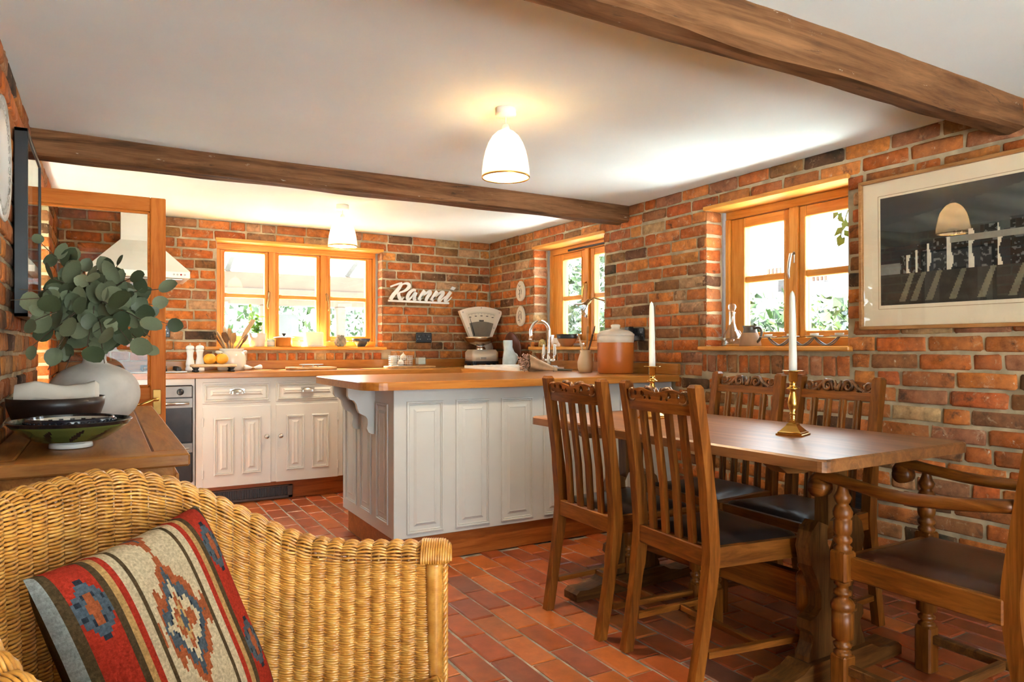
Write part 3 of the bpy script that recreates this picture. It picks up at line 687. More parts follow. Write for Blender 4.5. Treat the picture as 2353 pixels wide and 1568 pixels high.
# peninsula
isl = thing('kitchen_peninsula', 'white panelled kitchen peninsula with wooden plinth', 'kitchen island', (0, 0, 0))
m = MB(); m.box((1.22, 3.27, .135), (XW-.003, 4.12, ZU), .003); m.build('carcass', M_PAINT, isl)
m = MB(); m.box((1.245, 3.295, 0), (XW-.003, 4.10, .136), .003); m.build('plinth', M_REDX, isl)
for k in range(6):
    a0 = 1.286+.267*k; m = MB(); rpanel(m, a0, a0+.20, .155, .815, lambda a, o, z: (a, 3.2695-o, z)); m.build('panel', M_PAINT, isl)
for q0, q1 in ((3.345, 3.52), (3.605, 3.79), (3.855, 4.06)):
    m = MB(); rpanel(m, q0, q1, .195, .80, lambda a, o, z: (1.2195-o, a, z)); m.build('panel', M_PAINT, isl)
brk = [(0, 0), (-.145, 0), (-.145, -.045), (-.135, -.06), (-.115, -.067), (-.10, -.085), (-.095, -.11), (-.085, -.132), (-.068, -.142), (-.052, -.150), (-.042, -.165), (-.040, -.19), (-.045, -.215), (-.036, -.235), (-.018, -.245), (0, -.245)]
for yb in (3.545, 3.80):
    m = MB(); m.prism(brk, yb, yb+.03, 'xz'); m.build('bracket', M_PAINT, isl, (1.221, 0, ZU-.001))
def rounded(x0, y0, x1, y1, r, corners, n=8):
    pts = []
    for i, (cx, cy_, a) in enumerate(((x0, y0, math.pi), (x1, y0, 1.5*math.pi), (x1, y1, 0), (x0, y1, hp))):
        rr = r if i in corners else .002; ox = cx+(rr if i in (0, 3) else -rr); oy = cy_+(rr if i in (0, 1) else -rr)
        for k in range(n+1 if i in corners else 1): t = a+hp*k/n; pts.append((ox+rr*math.cos(t), oy+rr*math.sin(t)))
    return pts
wt = thing('peninsula_worktop', 'thick honey oak peninsula worktop with rounded corner', 'worktop', (0, 0, 0))
m = MB(); pts = rounded(1.055, 3.20, XW-.003, 4.195, .11, (0, 3)); m.prism(pts, ZU, ZT-.004, 'xy')
ins = rounded(1.059, 3.204, XW-.005, 4.191, .107, (0, 3)); n = len(pts)
m.add([(*p, ZT-.004) for p in pts]+[(*p, ZT) for p in ins], [(i, (i+1) % n, n+(i+1) % n, n+i) for i in range(n)]+[tuple(range(n, 2*n))]); m.build('top', M_TOPX, wt)

# hob
hob = thing('gas_hob', 'stainless gas hob with black knobs on back worktop', 'hob', (.18, 5.36, ZT))
m = MB(); m.box((-.29, -.24, 0), (.29, .24, .010), .004); m.build('plate', M_STEEL, hob)
for i, (x, y, rr) in enumerate(((-.16, -.1, .045), (.10, -.1, .035), (-.16, .12, .035), (.10, .12, .05))):
    m = MB(); m.lathe([(rr, .010), (rr, .018), (rr*.7, .026), (0, .026)], 18, (x, y, 0))
    m.build('burner', M_BLACK, hob)
    m = MB()
    for a in range(4):
        t = a*hp+.78; m.tube([(x+.02*math.cos(t), y+.02*math.sin(t), .040), (x+.095*math.cos(t), y+.095*math.sin(t), .040), (x+.098*math.cos(t), y+.098*math.sin(t), .010)], .0045, 6)
    m.build('pan_support', M_BLACK, hob)
for k in range(4):
    m = MB(); m.lathe([(.018, .010), (.016, .032), (.010, .036), (0, .036)], 14, (.245, -.14+.085*k, 0)); m.build('knob', M_BLACK, hob)
# cooker hood
hd = thing('cooker_hood', 'white pyramid cooker hood with chimney on the back wall', 'cooker hood', (.19, YB-.006, 0))
M_HOOD = plain('white_metal', (.72, .68, .62), .35, var=.02)
m = MB(); m.box((-.30, -.50, 1.545), (.30, 0, 1.588), .003); m.build('rim', M_HOOD, hd)
m = MB(); vs = [(-.30, -.50, 1.588), (.30, -.50, 1.588), (.30, 0, 1.588), (-.30, 0, 1.588), (-.105, -.215, 1.815), (.105, -.215, 1.815), (.105, 0, 1.815), (-.105, 0, 1.815)]
m.add(vs, [(0, 1, 5, 4), (1, 2, 6, 5), (2, 3, 7, 6), (3, 0, 4, 7), (4, 5, 6, 7)]); m.build('canopy', M_HOOD, hd)
m = MB(); m.box((-.103, -.213, 1.81), (.103, 0, ZC-.002), .002); m.build('chimney', M_HOOD, hd)
for k in range(4):
    m = MB(); m.lathe([(.006, 0), (.006, .005), (0, .005)], 10, (.20+.022*k, -.50, 1.567), M=Matrix.Rotation(hp, 4, 'X')); m.build('button', plain('button_red', (.3, .02, .02), .4) if k == 2 else M_STEEL, hd)
m = MB(); m.box((-.26, -.46, 1.530), (.26, -.06, 1.546), .006); m.build('filter', M_STEEL, hd)

# sink and tap
sk = thing('ceramic_sink', 'white ceramic sink with drainer set in the oak worktop', 'sink', (0, 0, 0))
m = MB(); m.prism(rounded(2.535, 4.30, 2.945, 5.20, .04, (0, 1, 2, 3), 5), ZT, ZT+.022, 'xy'); m.build('drainer', M_WHITE, sk)
m = MB()
for k in range(5): m.box((2.60+.055*k, 4.86, ZT+.022), (2.615+.055*k, 5.14, ZT+.026), .003)
m.build('drainer_rib', M_WHITE, sk)
m = MB(); bas = [(2.58, 4.36), (2.90, 4.36), (2.90, 4.80), (2.58, 4.80)]
for i in range(4):
    p, q = bas[i], bas[(i+1) % 4]; m.tube([(*p, ZT+.024), (*q, ZT+.024)], .010, 8)
m.box((2.585, 4.365, ZT+.0222), (2.895, 4.795, ZT+.0235)); m.build('bowl_rim', M_WHITE, sk)
tp = thing('swan_neck_tap', 'chrome swan-neck mixer tap with porcelain levers at the sink', 'tap', (2.905, 4.47, ZT+.02))
m = MB(); pts = [(0, 0, 0), (0, 0, .12), (0, 0, .26)]
for k in range(1, 13): a = math.pi*k/12*1.08; pts.append((-.082+.082*math.cos(a), 0, .26+.085*math.sin(a)))
pts.append((pts[-1][0]-.004, 0, pts[-1][2]-.035)); m.tube(pts, [.016]*2+[.0125]*(len(pts)-3)+[.014], 14); m.lathe([(.026, 0), (.024, .012), (.016, .02)], 18); m.build('spout', M_CHROME, tp)
for s in (-1, 1):
    m = MB(); m.tube([(0, 0, .05), (0, s*.07, .055)], .011, 10); m.lathe([(.012, 0), (.010, .02), (.014, .03), (.013, .04)], 14, (0, s*.075, .05)); h = m.build('valve', M_CHROME, tp)
    m = MB(); m.lathe([(.009, 0), (.013, .012), (.012, .05), (.008, .068), (.010, .075), (0, .085)], 14, (0, s*.075, .09)); m.build('lever', M_WHITE, h)
# ------------------------------------------------------------------ dining table
def ext(pts, n=4):
    """smooth closed outline through points (Catmull-Rom)"""
    out = []; L = len(pts)
    for i in range(L):
        p0, p1, p2, p3 = (Vector(pts[(i+k-1) % L]) for k in range(4))
        for j in range(n):
            t = j/n; out.append(tuple(.5*((2*p1)+(p2-p0)*t+(2*p0-5*p1+4*p2-p3)*t*t+(3*p1-p0-3*p2+p3)*t**3)))
    return out
def catmull(pts, n=6):
    P = [Vector(p) for p in pts]; out = []
    for i in range(len(P)-1):
        p0, p1, p2, p3 = P[max(i-1, 0)], P[i], P[i+1], P[min(i+2, len(P)-1)]
        for j in range(n):
            t = j/n; out.append(.5*((2*p1)+(p2-p0)*t+(2*p0-5*p1+4*p2-p3)*t*t+(3*p1-p0-3*p2+p3)*t**3))
    out.append(P[-1]); return out
TZ = .77
tb = thing('refectory_table', 'dark oak refectory table with lyre-shaped trestle ends', 'table', (2.08, 2.0, 0), .025)
m = MB(); pts = rounded(-.385, -.745, .385, .745, .025, (0, 1, 2, 3), 3); n = len(pts)
m.prism(pts, TZ-.036, TZ-.006, 'xy')
ins = rounded(-.379, -.739, .379, .739, .025, (0, 1, 2, 3), 3); m.add([(*p, TZ-.006) for p in pts]+[(*p, TZ) for p in ins], [(i, (i+1) % n, n+(i+1) % n, n+i) for i in range(n)]+[tuple(range(n, 2*n))]); m.build('tabletop', M_TABLE, tb)
half = [(.05, .50), (.10, .52), (.135, .49), (.150, .44), (.135, .38), (.105, .33), (.085, .28), (.085, .235), (.11, .215), (.14, .205), (.145, .175), (.125, .155), (.13, .13), (.15, .09), (.155, .065)]
half2 = [(.10, .735), (.10, .70), (.055, .68), (.05, .60)]
side = half2 + half
for y in (-.50, .50):
    # lyre upright with a pear-shaped opening, made from two mirrored halves
    hole = [(0, .53), (.035, .52), (.055, .485), (.052, .44), (.03, .395), (.012, .36), (0, .345)]
    m = MB()
    for s in (-1, 1):
        poly = [(0, .735)] + side + [(0, .065)] + hole[::-1]
        m.prism([(s*a, b) for a, b in poly], y-.025, y+.025, 'xz')
    m.build('trestle', M_DOAKZ, tb)
    m = MB(); ft = [(-.34, 0), (.34, 0), (.34, .03), (.32, .045), (.27, .042), (.20, .055), (.16, .075), (-.16, .075), (-.20, .055), (-.27, .042), (-.32, .045), (-.34, .03)]
    m.prism(ft, y-.045, y+.045, 'xz'); m.build('foot', M_DOAKX, tb)
    m = MB(); m.prism([(-.30, .734), (-.30, .715), (-.26, .69), (-.2, .685), (.2, .685), (.26, .69), (.30, .715), (.30, .734)], y-.03, y+.03, 'xz'); m.build('cross_bearer', M_DOAKX, tb)
    m = MB(); s = -1 if y < 0 else 1; m.box((-.018, y+s*.03, .225), (.018, y+s*.085, .262), .004); m.build('tenon', M_DOAKX, tb)
    m = MB(); m.box((-.012, y+s*.045, .19), (.012, y+s*.060, .30), .003); m.build('wedge', M_DOAKZ, tb)
m = MB(); m.box((-.022, -.48, .19), (.022, .48, .30), .006); m.build('stretcher', wood('stretcher_oak', MID, 'y', 1.3, .3, .1, coat=.2), tb)

# ------------------------------------------------------------------ chairs
M_FLUTE = wood('fluted_oak', [(.06, .024, .008), (.17, .07, .022), (.30, .15, .06)], 'z', 2.0, .3, .2, coat=.3)
M_CARVE = plain('carved_oak', (.19, .072, .019), .30, var=.45, nscale=28, coat=.3)
def turned(mb, c, z0, z1, blocks=True, k=1.0):
    """cup-and-cover turned leg between heights z0 and z1"""
    h = z1-z0; pr = [(.016, 0), (.021, .02), (.021, .05), (.015, .07), (.013, .09), (.020, .11), (.022, .15), (.016, .17), (.015, .20), (.025, .23), (.0255, .42), (.0255, .56), (.020, .57), (.027, .60), (.028, .66), (.021, .72), (.015, .74), (.014, .77), (.021, .79), (.021, .83), (.014, .85), (.013, .89), (.020, .92), (.020, .97), (.017, 1.0)]
    mb.lathe([(r_*k, z0+h*t) for r_, t in pr], 16, (c[0], c[1], 0))
def scroll(mb, cx, cz, r0, turns, a0, sgn, y, thick=.011, w=.008, n=40):
    P = []
    for i in range(n+1):
        t = i/n; rr = r0*(1-.82*t); a = a0+sgn*turns*2*math.pi*t; P.append((cx+rr*math.cos(a), y, cz+rr*math.sin(a)))
    mb.tube(P, [w*(1-.55*i/n) for i in range(n+1)], 6, up=(0, 1, 0), flat=thick/w)
    return P
def side_chair(name, label, loc, rotz, hw=.182):
    """faces local +X; back posts at x = 0"""
    c = thing(name, label, 'chair', loc, rotz, 'carved oak dining chairs')
    for s in (-1, 1):
        path = catmull([(-.062, s*hw*.97, 0), (-.030, s*hw*.99, .18), (.0, s*hw, .38), (.002, s*hw, .48), (-.018, s*hw, .68), (-.060, s*hw, .955)], 5)
        m = MB(); vs = []; fs = []
        for i, p in enumerate(path):
            w = .0185 if p.z > .3 else .0165; d = .021 if .3 < p.z < .6 else .018
            vs += [(p.x-d, p.y-w, p.z), (p.x+d, p.y-w, p.z), (p.x+d, p.y+w, p.z), (p.x-d, p.y+w, p.z)]
        for i in range(len(path)-1):
            for k in range(4): fs.append((i*4+k, i*4+(k+1) % 4, (i+1)*4+(k+1) % 4, (i+1)*4+k))
        t = len(path)*4; top = path[-1]; vs += [(top.x-.012, top.y-.012, top.z+.010), (top.x+.012, top.y-.012, top.z+.010), (top.x+.012, top.y+.012, top.z+.010), (top.x-.012, top.y+.012, top.z+.010)]
        for k in range(4): fs.append((t-4+k, t-4+(k+1) % 4, t+(k+1) % 4, t+k))
        fs += [(3, 2, 1, 0), (t, t+1, t+2, t+3)]; m.add(vs, fs); m.build('back_post', M_OAKZ, c)
    fw = hw+.028; XF = .385
    for s in (-1, 1):
        m = MB(); turned(m, (XF, s*fw), .145, .395); m.box((XF-.022, s*fw-.022, .390), (XF+.022, s*fw+.022, .452), .004); m.box((XF-.022, s*fw-.022, 0), (XF+.022, s*fw+.022, .148), .005); m.build('front_leg', M_OAKZ, c)
        m = MB(); vs = []
        for x, y in ((.015, s*hw), (XF-.02, s*fw)):
            for dy in (-.011, .011):
                for z in (.385, .45): vs.append((x, y+dy, z))
        m.add(vs, [(0, 1, 3, 2), (4, 6, 7, 5), (0, 4, 5, 1), (2, 3, 7, 6), (1, 5, 7, 3), (0, 2, 6, 4)]); m.build('seat_rail', M_OAKX, c)
        m = MB(); m.tube([(-.012, s*hw, .115), (XF, s*fw, .110)], .014, 4, smooth=False, up=(0, .707, .707)); m.build('stretcher', M_OAKX, c)
    m = MB(); m.box((XF-.012, -fw+.02, .385), (XF+.012, fw-.02, .45), .003); m.build('seat_rail', M_OAKY, c)
    m = MB(); m.box((-.014, -hw+.016, .385), (.014, hw-.016, .447), .003); m.build('seat_rail', M_OAKY, c)
    m = MB(); m.box((.185, -hw, .10), (.205, hw, .122), .003); m.build('stretcher', M_OAKY, c)
    # leather drop-in seat
    def seat(u, v):
        x = .022+(XF-.005-.022)*u; w = (hw-.012)+(fw-hw+.004)*u; y = (v*2-1)*w
        e = min(u, 1-u, v, 1-v); return (x, y, .448+.022*min(1, (e/.16))**.55)
    m = MB(); m.grid(seat, 16, 16); m.build('seat_pad', M_LEATHER, c)
    # slats
    for k in range(4):
        y = -hw*.56+k*hw*.373
        m = MB(); P = [(.0, y, .44), (-.012, y, .62), (-.047, y, .872)]
        for a, b in zip(P, P[1:]): pass
        vs = []
        for p in P: vs += [(p[0]-.008, p[1]-.0125, p[2]), (p[0]+.008, p[1]-.0125, p[2]), (p[0]+.008, p[1]+.0125, p[2]), (p[0]-.008, p[1]+.0125, p[2])]
        m.add(vs, [(i*4+q, i*4+(q+1) % 4, i*4+4+(q+1) % 4, i*4+4+q) for i in range(2) for q in range(4)])
        sl = m.build('slat', M_OAKZ, c)
        m = MB()
        for dy in (-.008, .008): m.tube([(P[0][0]+.008, y+dy, .445), (P[1][0]+.008, y+dy, .62), (P[2][0]+.008, y+dy, .870)], .0042, 6)
        m.build('bead', M_FLUTE, sl)
    # crest rail: plain lower band and pierced scroll carving
    m = MB(); m.M = Matrix.Translation((-.053, 0, 0)) @ Matrix.Rotation(math.radians(-8), 4, 'Y')
    def arcx(y): return -.012*(1-(y/hw)**2)
    N = 12; ys = [-hw+.012+(2*hw-.024)*i/N for i in range(N+1)]; vs = []
    for y in ys: x = arcx(y); vs += [(x-.010, y, .0), (x+.010, y, .0), (x+.010, y, .034), (x-.010, y, .034)]
    m.M = Matrix.Translation((-.046, 0, .868)) @ Matrix.Rotation(math.radians(-9), 4, 'Y')
    m.add(vs, [(i*4+q, i*4+(q+1) % 4, i*4+4+(q+1) % 4, i*4+4+q) for i in range(N) for q in range(4)])
    # back web with a scalloped top edge and small piercings
    HOLES = ((.155, .050, .010), (.112, .060, .009), (.070, .060, .011), (.058, .048, .007), (.030, .050, .009))
    dy = .0045; k = -int((hw-.012)/dy)
    while k*dy < hw-.012:
        y0 = k*dy; yc = abs(y0+dy/2); top = .074+.005*math.cos((yc-.08)*45)-(.010*max(0, 1-yc/.014)); segs = [(.034, top)]
        for hy, hz, hr in HOLES:
            q = hr*hr-(yc-hy)**2
            if q > 0:
                e = q**.5; segs = [t for s0, s1 in segs for t in ((s0, min(s1, hz-e)), (max(s0, hz+e), s1)) if t[1]-t[0] > .001]
        x = arcx(y0+dy/2)
        for s0, s1 in segs: m.box((x-.009, y0, s0), (x+.001, y0+dy, s1))
        k += 1
    cr = m.build('crest_rail', M_OAKY, c)
    m = MB(); base = Matrix.Translation((-.046, 0, .868)) @ Matrix.Rotation(math.radians(-9), 4, 'Y')
    for s in (-1, 1):
        m.M = base @ Matrix(((0, 1, 0, 0), (s, 0, 0, 0), (0, 0, 1, 0), (0, 0, 0, 1)))
        scroll(m, .048, .057, .024, 1.4, 2.4, -1, -.004, .011, .0075); scroll(m, .135, .056, .025, 1.4, 3.9, 1, -.008, .011, .0075)
        m.tube([(.020, -.002, .040), (.035, -.002, .076), (.060, -.004, .080), (.085, -.006, .055), (.108, -.007, .040), (.14, -.008, .034), (.160, -.008, .05)], [.005, .008, .008, .008, .008, .007, .004], 6)
        m.tube([(.09, -.006, .036), (.095, -.006, .05), (.088, -.006, .066)], [.006, .005, .002], 6)
        m.tube([(.0, -.002, .038), (.008, -.002, .06), (.014, -.002, .08)], [.010, .008, .003], 6)
    m.M = None; m.build('carving', M_CARVE, cr)
    return c
side_chair('dining_chair', 'oak slat-back chair nearest the peninsula, seen from behind', (1.648, 2.27, 0), .0)
side_chair('dining_chair', 'oak slat-back chair seen from behind, beside the armchair', (1.66, 1.79, 0), -.06)
side_chair('dining_chair', 'oak chair with carved crest facing us left of brass candlestick', (2.555, 2.31, 0), math.pi+.03)
side_chair('dining_chair', 'oak chair with carved crest facing us right of brass candlestick', (2.555, 1.842, 0), math.pi-.03)
# carver armchair at the near end of the table, facing +Y locally
ac = thing('carver_armchair', 'oak carver armchair with scrolled arms and brown leather seat', 'armchair', (2.155, 1.345, 0), 0.0)
HWF, HWB, DP = .222, .20, .47
for s in (-1, 1):
    m = MB(); x = s*HWF
    turned(m, (x, 0), .15, .385, k=1.25); m.box((x-.028, -.028, .375), (x+.028, .028, .468), .006); m.box((x-.027, -.027, 0), (x+.027, .027, .155), .006)
    pr = [(.022, .468), (.024, .478), (.017, .486), (.024, .496), (.024, .505), (.017, .512), (.022, .52), (.024, .53), (.024, .56), (.019, .563), (.025, .572), (.026, .585), (.019, .602), (.014, .607), (.019, .615), (.023, .628), (.017, .640), (.012, .658), (.012, .67)]
    m.lathe([(a_*1.12, z_) for a_, z_ in pr], 18, (x, 0, 0)); m.build('front_post', M_OAKZ, ac)
    m = MB(); P = catmull([(s*HWF, .085, .632), (s*HWF, .098, .655), (s*HWF, .080, .678), (s*HWF, .045, .682), (s*HWF, -.02, .674), (s*(HWF+.012), -.16, .662), (s*(HWF+.005), -.30, .668), (s*HWB, -.455, .685)], 5)
    m.tube(P, [.0215]*len(P), 8, flat=.85, up=(0, 0, 1)); m.lathe([(.0, -.024), (.028, -.024), (.030, 0), (.028, .024), (0, .024)], 18, (s*HWF, .078, .645), M=Matrix.Rotation(hp, 4, 'Y')); m.build('arm', M_OAKY, ac)
    path = catmull([(s*HWB, -DP-.07, 0), (s*HWB, -DP-.02, .2), (s*HWB, -DP+.015, .42), (s*HWB, -DP, .60), (s*HWB, -DP-.07, 1.05)], 5); m = MB(); vs = []
    for p in path: vs += [(p.x-.02, p.y-.022, p.z), (p.x+.02, p.y-.022, p.z), (p.x+.02, p.y+.022, p.z), (p.x-.02, p.y+.022, p.z)]
    n = len(path); m.add(vs, [(i*4+k, i*4+(k+1) % 4, i*4+4+(k+1) % 4, i*4+4+k) for i in range(n-1) for k in range(4)]+[(3, 2, 1, 0), (n*4-4, n*4-3, n*4-2, n*4-1)]); m.build('back_post', M_OAKZ, ac)
    m = MB(); m.box((s*(HWF-.01)-.012, -DP+.03, .385), (s*(HWF-.01)+.012, -.02, .452), .004); m.build('seat_rail', M_OAKY, ac)
    m = MB(); m.box((s*HWF-.012, -DP+.0, .10), (s*HWF+.012, -.02, .128), .003); m.build('stretcher', M_DOAKX, ac)
for y in (-.005, -DP+.015):
    m = MB(); m.box((-HWF+.02, y-.012, .385), (HWF-.02, y+.012, .452), .004); m.build('seat_rail', M_OAKX, ac)
m = MB(); m.box((-HWF, -DP/2-.01, .10), (HWF, -DP/2+.012, .125), .003); m.build('stretcher', M_DOAKX, ac)
m = MB(); m.grid(lambda u, v: ((u*2-1)*(HWF-.022), -DP+.03+(DP-.045)*v, .450+.026*min(1, min(u, 1-u, v, 1-v)/.2)**.5), 16, 16); m.build('seat_pad', M_BLEATHER, ac)
for k in range(5):
    x = -.13+.065*k; m = MB(); m.tube([(x, -DP+.005, .45), (x, -DP-.012, .66), (x, -DP-.055, .95)], .013, 6, smooth=False, flat=.6, up=(0, 1, 0)); m.build('slat', M_OAKZ, ac)
m = MB(); m.box((-HWB, -DP-.075, .93), (HWB, -DP-.045, 1.03), .006); m.build('crest_rail', M_OAKX, ac)

# ------------------------------------------------------------------ candlesticks and candles
M_WAX = plain('white_wax', (.78, .75, .66), .45, var=.02, sss=.15)
def candlestick(label, clabel, loc, rot):
    c = thing('candlestick', label, 'candlestick', loc, rot, 'brass candlesticks')
    m = MB(); vs = []; st = [(.046, 0), (.046, .006), (.041, .008), (.041, .012), (.037, .014), (.026, .026), (.019, .034), (.017, .040), (.012, .044), (.0105, .052)]
    for h, z in st: vs += [(-h, -h, z), (h, -h, z), (h, h, z), (-h, h, z)]
    n = len(st); m.add(vs, [(i*4+k, i*4+(k+1) % 4, i*4+4+(k+1) % 4, i*4+4+k) for i in range(n-1) for k in range(4)]+[(3, 2, 1, 0), (n*4-4, n*4-3, n*4-2, n*4-1)]); m.build('base', M_BRASS, c)
    pr = [(.010, .050), (.0085, .054), (.012, .058), (.0085, .062), (.0115, .066), (.008, .070), (.0125, .074), (.0125, .078), (.009, .082), (.017, .100), (.019, .116), (.016, .132), (.011, .150), (.010, .158), (.014, .161), (.024, .164), (.022, .168), (.014, .172), (.011, .180), (.013, .184), (.009, .188)]
    m = MB(); m.lathe(pr, 22); m.build('stem', M_BRASS, c)
    m = MB(); m.lathe([(.009, .188), (.015, .192), (.0155, .222), (.018, .226), (.037, .2275), (.037, .230), (.014, .229), (.013, .205), (0, .205)], 24); m.build('drip_pan', M_BRASS, c)
    m = MB(); m.lathe([(.0, .0), (.0135, .0), (.0140, .05), (.0115, .22), (.0095, .285), (.0065, .300), (.002, .306), (0, .309)], 16)
    k = m.build('taper_candle', M_WAX, None, (loc[0], loc[1], loc[2]+.206)); tag(k, clabel, 'candle', 'tall taper candles'); k.rotation_euler = (0, math.radians(-.8), 0)
    return c
candlestick('brass square-based candlestick nearer the armchair end of table', 'white taper candle in the nearer brass candlestick', (2.12, 1.67, TZ), .35)
candlestick('brass candlestick behind the slat-back chair further down the table', 'white taper candle in the further brass candlestick', (2.08, 2.37, TZ), .2)
# ------------------------------------------------------------------ wicker tub chair
def cane(name, c0, c1, c2):
    m, nt, b = newmat(name); v = coords(nt); f = noisen(nt, v, 38, 4, .6); f2 = noisen(nt, v, 5, 2)
    a = ramp(nt, [(.3, c0), (.52, c1), (.75, c2)], f).outputs[0]
    nt.links.new(mixc(nt, 1.0, a, ramp(nt, [(.35, (.8, .76, .7)), (.65, (1.1, 1.1, 1.1))], f2).outputs[0], 'MULTIPLY'), b.inputs['Base Color'])
    setin(b, Roughness=.30); b.inputs['Coat Weight'].default_value = .5; b.inputs['Coat Roughness'].default_value = .2; return m
M_CANE = cane('wicker_cane', (.50, .19, .026), (.70, .315, .055), (.82, .45, .115))
M_CANED = cane('wicker_stake', (.20, .075, .015), (.33, .14, .032), (.45, .22, .06))
wk = thing('wicker_tub_chair', 'honey wicker tub armchair with rolled rim in the foreground', 'armchair', (.182, 1.3152, 0), math.radians(-30))
WA, WBB, WL = .38, .38, .315
arcn = 64; pl = []
for i in range(13): pl.append((WL*(1-i/12), -WBB))
for i in range(1, arcn): t = math.pi*i/arcn; pl.append((-WA*math.sin(t), -WBB*math.cos(t)))
for i in range(13): pl.append((WL*i/12, WBB))
acc = [0.0]
for p, q in zip(pl, pl[1:]): acc.append(acc[-1]+math.dist(p, q))
LT = acc[-1]
def plan(s):
    s = max(0, min(LT, s)); lo = 0
    while lo < len(acc)-2 and acc[lo+1] < s: lo += 1
    t = (s-acc[lo])/(acc[lo+1]-acc[lo]); p, q = pl[lo], pl[lo+1]; x = p[0]+(q[0]-p[0])*t; y = p[1]+(q[1]-p[1])*t
    d = Vector((q[0]-p[0], q[1]-p[1], 0)).normalized(); return x, y, d.y*-1.0, d.x  # outward normal = (-dy... ) fixed below
def interp(x, pts):
    if x <= pts[0][0]: return pts[0][1]
    for (a, b), (c, d) in zip(pts, pts[1:]):
        if x <= c: t = (x-a)/(c-a); t = t*t*(3-2*t) if False else t; return b+(d-b)*t
    return pts[-1][1]
RIM = [(-.38, .812), (-.33, .822), (-.286, .812), (-.23, .785), (-.167, .742), (-.10, .695), (-.03, .652), (.03, .632), (.12, .622), (.32, .622)]
RR = .034
def wpt(s, t):
    """t in 0..1 up the inside wall; t > 1 rolls over the rim (t-1 = angle / pi)"""
    x, y, nx, ny = plan(s)
    n = Vector((x if x < 0 else 0, y*(WA/WBB)**2 if x < 0 else y, 0))
    if x < 0: n = Vector((x/(WA*WA), y/(WBB*WBB), 0))
    n = n.normalized(); zr = interp(x, RIM); z0 = .18; zw = zr-RR
    if t <= 1:
        z = z0+(zw-z0)*t; off = -.035*(1-t)**1.5
        return Vector((x, y, z))+n*off, n
    a = math.pi*(t-1); c = Vector((x, y, zw))+n*RR
    return c-n*RR*math.cos(a)+Vector((0, 0, RR*math.sin(a))), (-n*math.cos(a)+Vector((0, 0, math.sin(a))))*-1
NR, SPR = 53, 6; ROWS = 84
m = MB()
for rI in range(ROWS+20):
    t = (rI+.5)/ROWS if rI < ROWS else 1+(rI-ROWS+.5)/16
    P = []
    for i in range(NR*SPR+1):
        s = LT*i/(NR*SPR); p, n = wpt(s, t); ph = i/SPR
        P.append(p-n*(.0075*abs(math.sin(math.pi*ph))**.8+.0009*math.cos(2*math.pi*ph)*(1 if rI % 2 else -1))+Vector((0, 0, .0010*math.sin(ph*3.1+rI*1.3))))
    m.tube(P, .0031, 5, caps=False)
o = m.build('weave', M_CANE, wk, kind='stuff')
m = MB()
for k in range(NR+1):
    s = LT*k/NR; P = [wpt(s, t)[0] for t in [j/14 for j in range(15)]+[1+j/8 for j in range(1, 10)]]; m.tube(P, .0030, 5)
    P = [(lambda q: q[0]-q[1]*.003)(wpt(s+LT*.5/NR, t)) for t in [j/14 for j in range(15)]+[1+j/8 for j in range(1, 10)]]; m.tube(P, .0040, 5)
m.build('stakes', M_CANED, wk, kind='stuff')
for sgn in (-1, 1):
    x, y = WL+.008, sgn*WBB
    m = MB(); pr = []; z = .0; zt = .588; k = 0
    while z < zt: pr += [(.018, z), (.0212, z+.0025)]; z += .005
    m.lathe(pr+[(0, zt)], 14, (x, y-sgn*.004, 0)); m.build('wrapped_post', M_CANE, wk)
    for ph in (0, 2.1, 4.2):
        m = MB(); P = []
        for i in range(90): zz = .60*i/89+.0; P.append((x+.020+.0055*math.cos(zz*150+ph), y+sgn*.014+.0055*math.sin(zz*150+ph), zz))
        m.tube(P, .0052, 6); m.build('braid_strand', M_CANE, wk)
    m = MB()
    for q in range(12):
        P = []
        for j in range(16):
            an = math.pi*1.15*j/15; k = .010*(1-(1-q/11)**2)*0+.0; e = RR+.010-.010*max(0, (q-8)/3)**2; P.append((x-.030+.0055*q, y+sgn*(RR-e*math.cos(an)), .588+e*math.sin(an)))
        m.tube(P, .0036, 5)
    m.build('rim_end_binding', M_CANE, wk)
    m = MB(); m.tube([(-.25, sgn*.24, 0), (-.26, sgn*.26, .3)], .018, 10); m.build('leg', M_CANE, wk)
m = MB(); seat = [(WL, -WBB+.03), (WL, WBB-.03)]+[(-(WA-.03)*math.sin(math.pi*i/16), (WBB-.03)*math.cos(math.pi*i/16)) for i in range(17)]; m.prism(seat, .29, .325, 'xy'); m.build('seat', M_CANED, wk)
m = MB()
for k in range(30):
    y = -.35+.7*k/29; m.tube([(WL+.0, y, .305), (WL+.028, y+.012, .322), (WL+.018, y+.02, .34), (WL-.02, y+.02, .326)], .006, 6)
m.build('seat_border', M_CANE, wk)

